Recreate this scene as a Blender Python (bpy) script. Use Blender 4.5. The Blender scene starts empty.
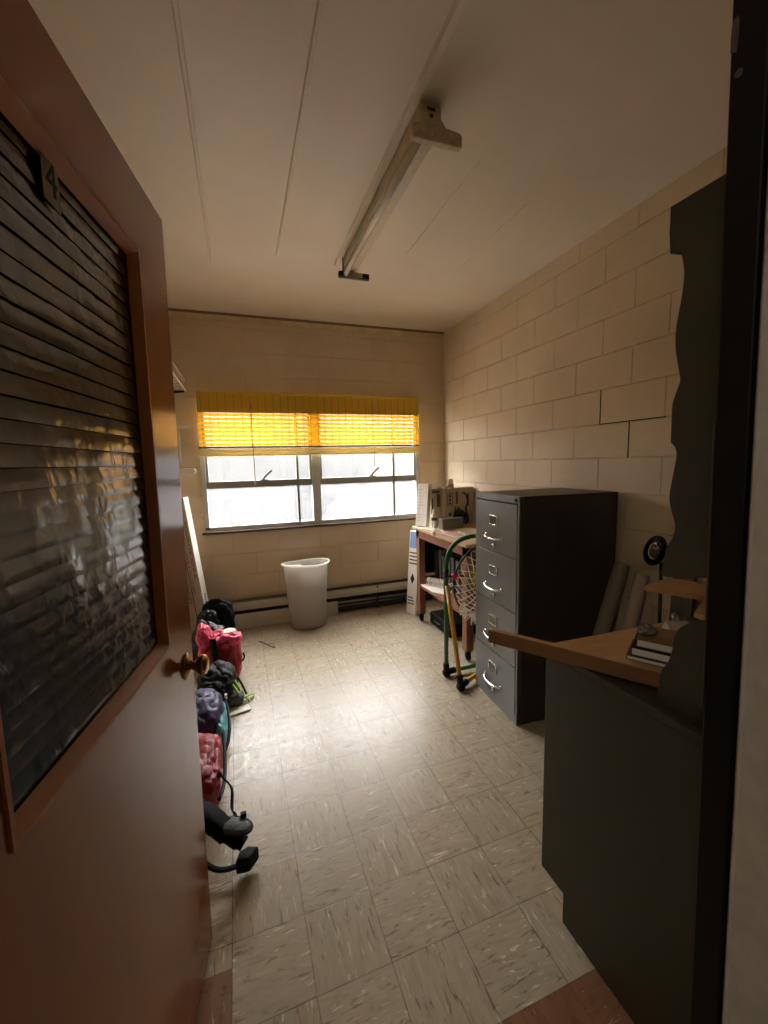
import bpy, math, random
from mathutils import Vector, Matrix, Euler, noise
PI = math.pi
C = bpy.context.scene.collection
random.seed(7)

# ------------------------------------------------------------------ materials
def lin(c):
    r = []
    for v in c:
        v = v / 255.0
        r.append(v / 12.92 if v <= 0.04045 else ((v + 0.055) / 1.055) ** 2.4)
    return tuple(r) + (1.0,)

class NT:
    """small node helper"""
    def __init__(self, m):
        self.t = m.node_tree; self.n = self.t.nodes; self.l = self.t.links
    def new(self, kind, **kw):
        n = self.n.new(kind)
        for k, v in kw.items():
            setattr(n, k, v)
        return n
    def link(self, a, b):
        self.l.new(a, b)
    def math(self, op, a, b=None, c=None, clamp=False):
        n = self.new('ShaderNodeMath', operation=op); n.use_clamp = clamp
        for i, v in enumerate((a, b, c)):
            if v is None: continue
            if isinstance(v, (int, float)): n.inputs[i].default_value = v
            else: self.link(v, n.inputs[i])
        return n.outputs[0]
    def mix(self, fac, a, b, mode='MIX'):
        n = self.new('ShaderNodeMix', data_type='RGBA', blend_type=mode)
        for s, v in ((0, fac), (6, a), (7, b)):
            if isinstance(v, (int, float)): n.inputs[s].default_value = v
            elif isinstance(v, tuple): n.inputs[s].default_value = v
            else: self.link(v, n.inputs[s])
        return n.outputs[2]
    def noise(self, vec, scale, detail=3, rough=0.5, dist=0.0):
        n = self.new('ShaderNodeTexNoise')
        if vec is not None: self.link(vec, n.inputs['Vector'])
        n.inputs['Scale'].default_value = scale; n.inputs['Detail'].default_value = detail
        n.inputs['Roughness'].default_value = rough; n.inputs['Distortion'].default_value = dist
        return n.outputs['Fac']
    def ramp(self, fac, stops):
        n = self.new('ShaderNodeValToRGB'); e = n.color_ramp.elements
        while len(e) < len(stops): e.new(0.5)
        for i, (p, c) in enumerate(stops):
            e[i].position = p; e[i].color = c if isinstance(c, tuple) else (c, c, c, 1)
        self.link(fac, n.inputs[0]); return n.outputs[0]
    def bump(self, h, strength, dist):
        n = self.new('ShaderNodeBump'); n.inputs['Strength'].default_value = strength
        n.inputs['Distance'].default_value = dist; self.link(h, n.inputs['Height']); return n.outputs[0]

def base(name):
    m = bpy.data.materials.new(name); m.use_nodes = True
    k = NT(m); b = k.n['Principled BSDF']
    return m, k, b

def mat(name, col, rough=0.6, metal=0.0, spec=0.5, var=0.0, vscale=8.0, bump=0.0, bscale=60.0, coat=0.0, stretch=None):
    m, k, b = base(name)
    b.inputs['Roughness'].default_value = rough; b.inputs['Metallic'].default_value = metal
    b.inputs['Specular IOR Level'].default_value = spec; b.inputs['Coat Weight'].default_value = coat
    tc = k.new('ShaderNodeTexCoord'); vec = tc.outputs['Object']
    if stretch:
        mp = k.new('ShaderNodeMapping'); mp.inputs['Scale'].default_value = stretch
        k.link(vec, mp.inputs['Vector']); vec = mp.outputs[0]
    c = lin(col)
    if var > 0:
        f = k.noise(vec, vscale, 4, 0.6)
        dark = tuple(x * (1 - var) for x in c[:3]) + (1,); light = tuple(min(1, x * (1 + var)) for x in c[:3]) + (1,)
        k.link(k.ramp(f, [(0.3, dark), (0.7, light)]), b.inputs['Base Color'])
    else:
        b.inputs['Base Color'].default_value = c
    if bump > 0:
        k.link(k.bump(k.noise(vec, bscale, 3), bump, 0.01), b.inputs['Normal'])
    return m

def wall_mat(name, axis, off_u, col, dirt_hi=0.6, bmp=1.3, spk=0.45):
    """painted concrete block: axis 0 -> runs along x, 1 -> along y"""
    m, k, b = base(name)
    geo = k.new('ShaderNodeNewGeometry'); sp = k.new('ShaderNodeSeparateXYZ'); k.link(geo.outputs['Position'], sp.inputs[0])
    u = k.math('ADD', sp.outputs[axis], off_u + 4.064); v = k.math('ADD', sp.outputs[2], -1.2973 + 2.032)
    cb = k.new('ShaderNodeCombineXYZ'); k.link(u, cb.inputs[0]); k.link(v, cb.inputs[1])
    br = k.new('ShaderNodeTexBrick'); k.link(cb.outputs[0], br.inputs['Vector'])
    br.offset = 0.5; br.offset_frequency = 2; br.squash = 1.0
    for n_, v_ in (('Scale', 1.0), ('Mortar Size', 0.004), ('Mortar Smooth', 0.35), ('Bias', 0.0), ('Brick Width', 0.4064), ('Row Height', 0.2032)):
        br.inputs[n_].default_value = v_
    br.inputs['Color1'].default_value = (0.35, 0.35, 0.35, 1); br.inputs['Color2'].default_value = (0.65, 0.65, 0.65, 1)
    pos = geo.outputs['Position']
    n1 = k.noise(pos, 2.0, 4, 0.6); n2 = k.noise(pos, 90.0, 4, 0.65); n3 = k.noise(pos, 5.0, 3, 0.6)
    c = lin(col); c2 = tuple(x * y for x, y in zip(c[:3], (0.88, 0.86, 0.82))) + (1,)
    colr = k.mix(k.ramp(n1, [(0.35, 0.0), (0.7, 1.0)]), c, c2)
    # mortar lines: partly filled with paint, partly dark (a settled crack here and there)
    mort = br.outputs['Fac']
    dirt = k.math('MULTIPLY', mort, k.ramp(n3, [(0.42, 0.02), (0.66, dirt_hi)]))
    colr = k.mix(dirt, colr, tuple(x * 0.35 for x in c[:3]) + (1,))
    k.link(colr, b.inputs['Base Color'])
    h = k.math('SUBTRACT', k.math('MULTIPLY', n2, spk), k.math('MULTIPLY', mort, k.ramp(n3, [(0.3, 0.35), (0.6, 1.0)])))
    h = k.math('ADD', h, k.math('MULTIPLY', br.outputs['Color'], 0.25))
    k.link(k.bump(h, bmp, 0.006), b.inputs['Normal'])
    b.inputs['Roughness'].default_value = 0.42; b.inputs['Specular IOR Level'].default_value = 0.5
    return m

def floor_mat():
    m, k, b = base('vinyl_tile')
    geo = k.new('ShaderNodeNewGeometry')
    mp = k.new('ShaderNodeMapping', vector_type='TEXTURE')
    mp.inputs['Location'].default_value = (0.5665, 1.2478, 0); mp.inputs['Rotation'].default_value = (0, 0, 0.012)
    mp.inputs['Scale'].default_value = (0.2286, 0.2286, 0.2286)
    k.link(geo.outputs['Position'], mp.inputs['Vector'])
    sp = k.new('ShaderNodeSeparateXYZ'); k.link(mp.outputs[0], sp.inputs[0]); X, Y = sp.outputs[0], sp.outputs[1]
    ix, iy = k.math('FLOOR', X), k.math('FLOOR', Y)
    fx, fy = k.math('SUBTRACT', X, ix), k.math('SUBTRACT', Y, iy)
    cid = k.new('ShaderNodeCombineXYZ'); k.link(ix, cid.inputs[0]); k.link(iy, cid.inputs[1])
    wn = k.new('ShaderNodeTexWhiteNoise', noise_dimensions='2D'); k.link(cid.outputs[0], wn.inputs['Vector'])
    rnd = wn.outputs['Value']
    par = k.math('FLOORED_MODULO', k.math('ADD', ix, iy), 2.0)
    # streak coordinates turn a quarter from tile to tile
    def mixf(f, a, c): return k.math('ADD', k.math('MULTIPLY', c, f), k.math('MULTIPLY', a, k.math('SUBTRACT', 1.0, f)))
    su, sv = mixf(par, X, Y), mixf(par, Y, X)
    def streak(sx, sy, sc, det=4, rough=0.6):
        cb = k.new('ShaderNodeCombineXYZ')
        k.link(k.math('MULTIPLY', su, sx), cb.inputs[0]); k.link(k.math('MULTIPLY', sv, sy), cb.inputs[1]); k.link(k.math('MULTIPLY', rnd, 37.0), cb.inputs[2])
        return k.noise(cb.outputs[0], sc, det, rough, 0.6)
    s1 = streak(1.2, 6.0, 1.6); s2 = streak(2.2, 13.0, 1.5, 3, 0.55); s3 = streak(2.6, 15.0, 1.4, 3, 0.55)
    colr = k.mix(k.ramp(s1, [(0.3, 0.0), (0.7, 1.0)]), lin((168, 155, 133)), lin((190, 178, 156)))
    colr = k.mix(k.math('MULTIPLY', rnd, 0.35), colr, lin((164, 149, 124)))
    colr = k.mix(k.math('MULTIPLY', k.ramp(s2, [(0.60, 0.0), (0.67, 1.0)]), 0.62), colr, lin((98, 78, 60)))
    colr = k.mix(k.math('MULTIPLY', k.ramp(s3, [(0.62, 0.0), (0.70, 1.0)]), 0.7), colr, lin((238, 230, 214)))
    # replaced brown tiles by the desk and under the door
    br1 = k.math('MULTIPLY', k.math('GREATER_THAN', X, 0.0), k.math('LESS_THAN', Y, -2.0))
    br2 = k.math('MULTIPLY', k.math('LESS_THAN', X, -3.0), k.math('LESS_THAN', Y, -0.3))
    brown = k.mix(k.ramp(s1, [(0.3, 0.0), (0.7, 1.0)]), lin((120, 82, 58)), lin((142, 100, 74)))
    brown = k.mix(k.math('MULTIPLY', k.ramp(s3, [(0.66, 0.0), (0.70, 1.0)]), 0.6), brown, lin((206, 180, 150)))
    colr = k.mix(k.math('MAXIMUM', br1, br2), colr, brown)
    # scuffs and ground-in dirt
    big = k.noise(geo.outputs['Position'], 1.6, 5, 0.65)
    colr = k.mix(k.math('MULTIPLY', k.ramp(big, [(0.42, 0.0), (0.7, 1.0)]), 0.30), colr, lin((176, 156, 126)))
    # joints
    ex = k.math('MINIMUM', fx, k.math('SUBTRACT', 1.0, fx)); ey = k.math('MINIMUM', fy, k.math('SUBTRACT', 1.0, fy))
    e = k.math('MINIMUM', ex, ey)
    jn = k.math('SUBTRACT', 1.0, k.math('DIVIDE', e, 0.011, clamp=True), clamp=True)
    fine = k.noise(geo.outputs['Position'], 14.0, 4, 0.6)
    jm = k.math('MULTIPLY', jn, k.ramp(fine, [(0.3, 0.35), (0.6, 0.95)]))
    colr = k.mix(jm, colr, lin((70, 56, 42)))
    k.link(colr, b.inputs['Base Color'])
    scratch = k.noise(geo.outputs['Position'], 26.0, 6, 0.75)
    k.link(k.ramp(scratch, [(0.3, 0.20), (0.7, 0.46)]), b.inputs['Roughness'])
    h = k.math('SUBTRACT', k.math('MULTIPLY', scratch, 0.35), k.math('MULTIPLY', jn, 0.25))
    k.link(k.bump(h, 0.5, 0.002), b.inputs['Normal'])
    b.inputs['Specular IOR Level'].default_value = 0.42
    b.inputs['Coat Weight'].default_value = 0.0; b.inputs['Coat Roughness'].default_value = 0.2
    return m

def ceiling_mat():
    m, k, b = base('ceiling_paint')
    geo = k.new('ShaderNodeNewGeometry'); n1 = k.noise(geo.outputs['Position'], 1.3, 4, 0.6)
    k.link(k.mix(k.ramp(n1, [(0.3, 0.0), (0.75, 1.0)]), lin((226, 218, 203)), lin((214, 204, 186))), b.inputs['Base Color'])
    k.link(k.bump(k.noise(geo.outputs['Position'], 3.0, 2), 0.25, 0.02), b.inputs['Normal'])
    b.inputs['Roughness'].default_value = 0.45
    return m

def wood_mat(name, c1, c2, rough=0.3, stretch=(6, 6, 0.5), scale=5.0, coat=0.0, spec=0.5):
    m, k, b = base(name)
    tc = k.new('ShaderNodeTexCoord'); mp = k.new('ShaderNodeMapping'); mp.inputs['Scale'].default_value = stretch
    k.link(tc.outputs['Object'], mp.inputs['Vector'])
    f = k.noise(mp.outputs[0], scale, 5, 0.6, 0.4)
    k.link(k.mix(k.ramp(f, [(0.3, 0.0), (0.7, 1.0)]), lin(c1), lin(c2)), b.inputs['Base Color'])
    k.link(k.bump(f, 0.08, 0.004), b.inputs['Normal'])
    b.inputs['Roughness'].default_value = rough; b.inputs['Coat Weight'].default_value = coat; b.inputs['Specular IOR Level'].default_value = spec
    return m

def sheer(name, col, trans, gloss_rough=0.3, mixt=0.5):
    """diffuse + translucent cloth-like sheet"""
    m, k, b = base(name); k.n.remove(b); out = k.n['Material Output']
    d = k.new('ShaderNodeBsdfDiffuse'); d.inputs[0].default_value = lin(col)
    t = k.new('ShaderNodeBsdfTranslucent'); t.inputs[0].default_value = lin(trans)
    s = k.new('ShaderNodeMixShader'); s.inputs[0].default_value = mixt
    k.link(d.outputs[0], s.inputs[1]); k.link(t.outputs[0], s.inputs[2])
    g = k.new('ShaderNodeBsdfGlossy'); g.inputs['Roughness'].default_value = gloss_rough
    s2 = k.new('ShaderNodeMixShader'); s2.inputs[0].default_value = 0.05
    k.link(s.outputs[0], s2.inputs[1]); k.link(g.outputs[0], s2.inputs[2]); k.link(s2.outputs[0], out.inputs[0])
    return m

def see(m, share):
    k = NT(m); out = k.n['Material Output']; src = out.inputs[0].links[0].from_socket
    t = k.new('ShaderNodeBsdfTransparent'); x = k.new('ShaderNodeMixShader'); x.inputs[0].default_value = share
    k.link(src, x.inputs[1]); k.link(t.outputs[0], x.inputs[2]); k.link(x.outputs[0], out.inputs[0]); return m

def glass_mat(name, tint=(1, 1, 1), haze=0.0, refl=0.08):
    m, k, b = base(name); k.n.remove(b); out = k.n['Material Output']
    t = k.new('ShaderNodeBsdfTransparent'); t.inputs[0].default_value = tuple(tint) + (1,)
    last = t.outputs[0]
    if haze > 0:
        geo = k.new('ShaderNodeNewGeometry')
        tr = k.new('ShaderNodeBsdfTranslucent'); tr.inputs[0].default_value = (0.9, 0.92, 0.95, 1)
        mx = k.new('ShaderNodeMixShader')
        k.link(k.ramp(k.noise(geo.outputs['Position'], 6.0, 5, 0.7), [(0.3, haze * 0.7), (0.7, min(1.0, haze * 1.3))]), mx.inputs[0])
        k.link(last, mx.inputs[1]); k.link(tr.outputs[0], mx.inputs[2]); last = mx.outputs[0]
    g = k.new('ShaderNodeBsdfGlossy'); g.inputs['Roughness'].default_value = 0.03
    mx = k.new('ShaderNodeMixShader'); mx.inputs[0].default_value = refl
    k.link(last, mx.inputs[1]); k.link(g.outputs[0], mx.inputs[2]); k.link(mx.outputs[0], out.inputs[0])
    return m

def film_mat():
    m, k, b = base('black_plastic_film')
    tc = k.new('ShaderNodeTexCoord')
    b.inputs['Base Color'].default_value = lin((24, 22, 19)); b.inputs['Roughness'].default_value = 0.17
    b.inputs['Specular IOR Level'].default_value = 0.75; b.inputs['Coat Weight'].default_value = 0.2; b.inputs['Coat Roughness'].default_value = 0.1
    mp = k.new('ShaderNodeMapping'); mp.inputs['Scale'].default_value = (1.0, 0.2, 0.8); k.link(tc.outputs['Object'], mp.inputs['Vector'])
    n1 = k.noise(mp.outputs[0], 26.0, 2, 0.5, 0.5)
    patch = k.ramp(k.noise(mp.outputs[0], 7.0, 2, 0.5), [(0.40, 0.08), (0.60, 1.0)])
    k.link(k.bump(k.math('MULTIPLY', n1, patch), 0.42, 0.010), b.inputs['Normal'])
    return m

M = {}
M['wall_right'] = wall_mat('painted_block_right', 1, -3.5975 - 0.2032, (212, 196, 168), 0.45)
M['wall_back'] = wall_mat('painted_block_back', 0, 0.11, (214, 196, 168), 0.22, 0.85, 0.35)
M['floor'] = floor_mat(); M['ceiling'] = ceiling_mat()
M['hall'] = mat('hall_paint', (150, 140, 120), 0.6)
M['door_wood'] = wood_mat('varnished_birch_door', (146, 82, 32), (160, 94, 40), 0.15, (2, 2, 0.25), 2.0, spec=0.3)
M['stop_wood'] = wood_mat('door_stop_wood', (172, 108, 52), (186, 122, 64), 0.5, (3, 8, 3), 3.0)
M['film'] = film_mat()
M['brass'] = mat('old_brass', (176, 138, 78), 0.22, 1.0, var=0.2, vscale=30)
M['sticker'] = mat('faded_sticker', (150, 138, 112), 0.6, var=0.15, vscale=60)
M['ink'] = mat('black_ink', (18, 17, 16), 0.6)
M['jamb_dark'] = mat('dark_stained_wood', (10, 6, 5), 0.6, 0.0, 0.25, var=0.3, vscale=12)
M['jamb_grey'] = mat('grey_frame_paint', (186, 182, 168), 0.4, var=0.12, vscale=25)
M['worn'] = mat('worn_paint_and_glint', (84, 72, 58), 0.6, var=0.3, vscale=40)  # chips are wear, the strike-edge strip is a painted highlight
M['olive'] = mat('olive_green_paint', (52, 51, 34), 0.5, var=0.08, vscale=6, bump=0.05)
M['olive_edge'] = mat('pale_olive_edge', (120, 112, 86), 0.5)
M['board'] = wood_mat('bare_plywood', (164, 124, 80), (188, 146, 100), 0.5, (1.5, 10, 4), 4.0)
M['board_edge'] = wood_mat('board_edge_wood', (124, 90, 56), (142, 106, 68), 0.5, (2, 2, 12), 4.0)
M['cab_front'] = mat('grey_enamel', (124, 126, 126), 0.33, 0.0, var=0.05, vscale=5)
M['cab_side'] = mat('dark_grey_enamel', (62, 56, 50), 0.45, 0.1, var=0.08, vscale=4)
M['chrome'] = mat('chrome', (225, 225, 220), 0.16, 1.0)
M['card'] = mat('label_card', (110, 108, 98), 0.7)
M['black'] = mat('black_plastic', (16, 16, 16), 0.4)
M['rubber'] = mat('black_rubber', (13, 12, 11), 0.6, 0.0, 0.25)
M['blind'] = sheer('yellow_bamboo', (214, 176, 60), (246, 204, 66), 0.4, 0.58)
M['blind_val'] = sheer('yellow_bamboo_valance', (206, 172, 52), (240, 204, 60), 0.4, 0.14)
M['blind_roll'] = sheer('pale_bamboo_roll', (232, 220, 176), (226, 206, 150), 0.4, 0.3)
M['blind_str'] = mat('blind_string', (110, 84, 24), 0.8)
M['cord'] = mat('cotton_cord', (150, 140, 112), 0.7)
M['alu'] = mat('aluminium', (206, 208, 204), 0.4, 0.1, var=0.08, vscale=10)
M['alu_dark'] = mat('dark_aluminium', (150, 150, 144), 0.45, 0.1)
M['pane'] = glass_mat('window_glass', (0.97, 0.98, 0.98), 0.015)
M['pane_low'] = glass_mat('frosted_window_glass', (0.84, 0.85, 0.87), 0.04)
M['sill'] = mat('dark_sill_wood', (64, 46, 34), 0.5, var=0.2, vscale=14)
M['trim'] = mat('cream_trim', (204, 184, 150), 0.5, var=0.15, vscale=8)
M['heater'] = mat('heater_enamel', (186, 180, 168), 0.4, 0.1, var=0.1, vscale=12)
M['heater_dark'] = mat('heater_recess', (52, 46, 40), 0.7)
M['fins'] = mat('dusty_fins', (96, 84, 72), 0.6, 0.4, var=0.4, vscale=80)
M['steel'] = mat('steel_pipe', (170, 165, 155), 0.3, 0.9)
M['white_board'] = mat('white_laminate', (205, 200, 190), 0.45, var=0.05, vscale=6)
M['fixture'] = mat('fixture_enamel', (190, 178, 152), 0.35, var=0.1, vscale=30)
M['fixture_end'] = mat('aged_lampholder', (196, 182, 150), 0.5, var=0.25, vscale=40)
M['tube'] = mat('unlit_tube_glass', (232, 228, 216), 0.12, coat=0.5)
M['bin'] = sheer_bin = sheer('milky_polythene', (222, 218, 210), (226, 220, 210), 0.25, 0.35)
see(M['bin'], 0.38)
M['bin_rim'] = sheer('milky_rim', (240, 238, 230), (240, 238, 230), 0.25, 0.45)
M['bag_liner'] = sheer('white_liner', (235, 230, 222), (230, 225, 215), 0.35, 0.35)
M['trash'] = mat('crumpled_rubbish', (118, 106, 98), 0.8, var=0.1, vscale=10)
M['paper'] = mat('white_paper', (238, 233, 222), 0.7, var=0.04)
M['cream'] = mat('cream_paper', (206, 196, 172), 0.75, var=0.06)
M['redprint'] = mat('red_print', (176, 92, 84), 0.7, var=0.3, vscale=60)
M['cardb'] = mat('grey_carton', (184, 168, 148), 0.75, var=0.06, vscale=12)
M['cardb_dark'] = mat('carton_print', (84, 74, 66), 0.75)
M['carton_side'] = mat('carton_side', (178, 162, 138), 0.75)
M['table_top'] = wood_mat('worn_table_top', (176, 146, 112), (204, 178, 142), 0.5, (8, 1, 4), 3.0)
M['table_wood'] = wood_mat('reddish_table_wood', (120, 76, 56), (146, 98, 74), 0.5, (6, 6, 0.8), 4.0)
M['green'] = mat('green_paint_tube', (32, 92, 44), 0.32, var=0.08, vscale=10, coat=0.2)
M['yellow'] = mat('yellow_paint_tube', (190, 140, 22), 0.35, var=0.1, vscale=10, coat=0.2)
M['net'] = mat('white_cord_net', (242, 236, 224), 0.8)
M['red'] = mat('red_plastic', (190, 30, 34), 0.35)
M['ycord'] = mat('yellow_rope', (206, 184, 84), 0.7)
M['bottle'] = mat('white_bottle_plastic', (224, 220, 208), 0.3)
M['greybox'] = mat('grey_plastic_case', (122, 118, 104), 0.5, var=0.04)
M['bk_black'] = mat('black_nylon', (10, 10, 11), 0.75, 0.0, 0.2, var=0.2, vscale=10, bump=0.4, bscale=14)
M['bk_gloss'] = mat('shiny_black_nylon', (16, 17, 19), 0.36, 0.0, 0.35, bump=0.6, bscale=12)
M['bk_pink'] = mat('pink_nylon', (218, 66, 104), 0.5, var=0.1, vscale=8, bump=0.6, bscale=16)
M['bk_crimson'] = mat('crimson_nylon', (156, 20, 42), 0.45, var=0.15, vscale=8, bump=0.6, bscale=14)
M['bk_purple'] = mat('dark_purple_nylon', (42, 34, 84), 0.5, var=0.2, vscale=8, bump=0.5, bscale=14)
M['bk_teal'] = mat('teal_nylon', (104, 190, 190), 0.4, var=0.1, vscale=10, bump=0.8, bscale=22)
M['bk_navy'] = mat('navy_nylon', (26, 32, 48), 0.5, bump=0.5, bscale=14)
M['lime'] = mat('lime_webbing', (150, 190, 66), 0.6)
M['olive_bag'] = mat('dark_olive_nylon', (24, 27, 21), 0.6, 0.0, 0.25, bump=0.5, bscale=14)
M['grey_pad'] = mat('grey_foam_pad', (92, 86, 82), 0.7)
M['grey_mesh'] = mat('grey_green_mesh', (66, 74, 66), 0.6, bump=0.3, bscale=120)
M['tube_grey'] = mat('grey_poster_tube', (128, 116, 104), 0.7, var=0.05)
M['grey_panel'] = mat('grey_fibreboard', (92, 88, 80), 0.7)
M['mirror'] = mat('mirror_glass', (150, 148, 145), 0.08, 1.0)
M['white_metal'] = mat('white_enamel_metal', (224, 220, 208), 0.4)
M['twig'] = mat('dry_twig', (110, 76, 46), 0.8)
M['wad'] = mat('clear_wrapper', (120, 112, 98), 0.2, bump=0.5, bscale=40)
M['blue'] = mat('blue_print', (112, 146, 190), 0.7)
M['crack'] = mat('open_crack', (40, 30, 22), 0.9)

# ------------------------------------------------------------------ mesh building
class MB:
    def __init__(s): s.v = []; s.f = []; s.mi = []; s.sm = []
    def add(s, vs, fs, mi=0, smooth=False):
        o = len(s.v); s.v += [Vector(p) for p in vs]
        for f in fs: s.f.append([o + i for i in f]); s.mi.append(mi); s.sm.append(smooth)
        return s
    def box(s, a, b, mi=0, M4=None):
        x0, y0, z0 = a; x1, y1, z1 = b
        vs = [(x0,y0,z0),(x1,y0,z0),(x1,y1,z0),(x0,y1,z0),(x0,y0,z1),(x1,y0,z1),(x1,y1,z1),(x0,y1,z1)]
        if M4 is not None: vs = [M4 @ Vector(p) for p in vs]
        return s.add(vs, [(0,3,2,1),(4,5,6,7),(0,1,5,4),(1,2,6,5),(2,3,7,6),(3,0,4,7)], mi)
    def prism(s, poly, lo, hi, axis='z', mi=0, M4=None):
        """poly is a list of 2D points; axis is the extrusion axis"""
        def p3(p, h):
            return {'z': (p[0], p[1], h), 'x': (h, p[0], p[1]), 'y': (p[0], h, p[1])}[axis]
        n = len(poly)
        vs = [p3(p, lo) for p in poly] + [p3(p, hi) for p in poly]
        if M4 is not None: vs = [M4 @ Vector(p) for p in vs]
        area = sum(poly[i][0]*poly[(i+1)%n][1] - poly[(i+1)%n][0]*poly[i][1] for i in range(n))
        flip = (area < 0) != (axis == 'y')
        fs = [tuple(range(n - 1, -1, -1)), tuple(range(n, 2*n))] + [(i, (i+1) % n, n + (i+1) % n, n + i) for i in range(n)]
        if flip: fs = [tuple(reversed(f)) for f in fs]
        return s.add(vs, fs, mi)
    def tube(s, pts, r, n=10, mi=0, closed=False, caps=True, flat=None):
        pts = [Vector(p) for p in pts]; m = len(pts)
        rs = r if isinstance(r, (list, tuple)) else [r] * m
        vs = []; nrm = None
        for i in range(m):
            if closed: t = pts[(i+1) % m] - pts[(i-1) % m]
            else: t = pts[min(i+1, m-1)] - pts[max(i-1, 0)]
            t.normalize()
            if nrm is None:
                ref = Vector(flat) if flat else (Vector((0,0,1)) if abs(t.z) < 0.9 else Vector((1,0,0)))
                nrm = (ref - t * ref.dot(t)).normalized()
            else:
                nrm = (nrm - t * nrm.dot(t))
                nrm = nrm.normalized() if nrm.length > 1e-6 else t.orthogonal().normalized()
            bn = t.cross(nrm)
            for j in range(n):
                a = 2*PI*j/n; vs.append(pts[i] + (nrm*math.cos(a) + bn*math.sin(a)) * rs[i])
        fs = []
        for i in range(m if closed else m - 1):
            for j in range(n):
                a = i*n + j; b = i*n + (j+1) % n; c = ((i+1) % m)*n + (j+1) % n; d = ((i+1) % m)*n + j
                fs.append((a, b, c, d))
        if caps and not closed: fs += [tuple(range(n-1, -1, -1)), tuple(range((m-1)*n, m*n))]
        return s.add(vs, fs, mi, True)
    def ribbon(s, pts, w, th, up=(0,0,1), mi=0):
        """strap of rectangular section; up is the direction of the thickness"""
        pts = [Vector(p) for p in pts]; vs = []; m = len(pts)
        for i in range(m):
            t = (pts[min(i+1, m-1)] - pts[max(i-1, 0)]).normalized()
            u = Vector(up) - t * Vector(up).dot(t)
            u = u.normalized() if u.length > 1e-4 else t.orthogonal().normalized()
            b = t.cross(u)
            ww = w[i] if isinstance(w, (list, tuple)) else w
            for (a, c) in ((-1,-1),(1,-1),(1,1),(-1,1)): vs.append(pts[i] + b*(a*ww/2) + u*(c*th/2))
        fs = []
        for i in range(m-1):
            for j in range(4): fs.append((i*4+j, i*4+(j+1)%4, (i+1)*4+(j+1)%4, (i+1)*4+j))
        fs += [(3,2,1,0), tuple((m-1)*4+j for j in range(4))]
        return s.add(vs, fs, mi, True)
    def lathe(s, prof, n=24, mi=0, sx=1.0, sy=1.0, M4=None):
        """profile of (r, z), around z"""
        vs = []; m = len(prof)
        for r, z in prof:
            for j in range(n):
                a = 2*PI*j/n; vs.append(Vector((r*math.cos(a)*sx, r*math.sin(a)*sy, z)))
        if M4 is not None: vs = [M4 @ p for p in vs]
        fs = [(i*n+j, i*n+(j+1)%n, (i+1)*n+(j+1)%n, (i+1)*n+j) for i in range(m-1) for j in range(n)]
        if prof[0][0] > 1e-5: fs.append(tuple(range(n-1, -1, -1)))
        if prof[-1][0] > 1e-5: fs.append(tuple(range((m-1)*n, m*n)))
        return s.add(vs, fs, mi, True)
    def blob(s, c, r, e1=0.7, e2=0.7, amp=0.015, sc=9.0, seed=0, nu=56, nv=36, floor=None, mi=0, rot=0.0, fold=0.0, taper=0.0):
        """soft bag: superellipsoid with folds and wrinkles"""
        def pw(x, e): return math.copysign(abs(x) ** e, x)
        vs = []; c = Vector(c); R = Matrix.Rotation(rot, 3, 'Z'); off = Vector((seed*3.1, seed*1.7, seed*2.3))
        for i in range(nv + 1):
            ph = -PI/2 + PI*i/nv
            for j in range(nu):
                th = 2*PI*j/nu
                x = pw(math.cos(ph), e1)*pw(math.cos(th), e2); y = pw(math.cos(ph), e1)*pw(math.sin(th), e2); z = pw(math.sin(ph), e1)
                k = 1 - taper*z
                p = Vector((x*r[0]*k, y*r[1]*k, z*r[2]))
                d = Vector((x, y, z)).normalized() if (x or y or z) else Vector((0,0,1))
                q = p + off
                n = noise.fractal(q*sc, 0.9, 2.1, 4) * amp
                n -= amp*0.9*(1 - min(1.0, abs(noise.noise(q*sc*1.5 + Vector((2,7,4))))*4.5))**2
                if fold: n += -abs(noise.noise(q*sc*0.6 + Vector((9,3,1)))) * fold
                p = R @ (p + d*n) + c
                if floor is not None and p.z < floor: p.z = floor + 0.001*random.random()
                vs.append(p)
        fs = [(i*nu+j, i*nu+(j+1)%nu, (i+1)*nu+(j+1)%nu, (i+1)*nu+j) for i in range(nv) for j in range(nu)]
        return s.add(vs, fs, mi, True)
    def build(s, name, mats, parent=None, bevel=0.0, seg=2, loc=None):
        me = bpy.data.meshes.new(name)
        me.from_pydata([tuple(p) for p in s.v], [], s.f); me.update()
        for m in (mats if isinstance(mats, (list, tuple)) else [mats]): me.materials.append(M[m] if isinstance(m, str) else m)
        for p, mi, sm in zip(me.polygons, s.mi, s.sm): p.material_index = mi; p.use_smooth = sm
        o = bpy.data.objects.new(name, me); C.objects.link(o)
        if parent is not None: o.parent = parent
        if loc is not None: o.location = loc
        if bevel > 0:
            b = o.modifiers.new('bevel', 'BEVEL'); b.width = bevel; b.segments = seg; b.limit_method = 'ANGLE'; b.angle_limit = 0.6
            b.harden_normals = False
        return o

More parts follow.
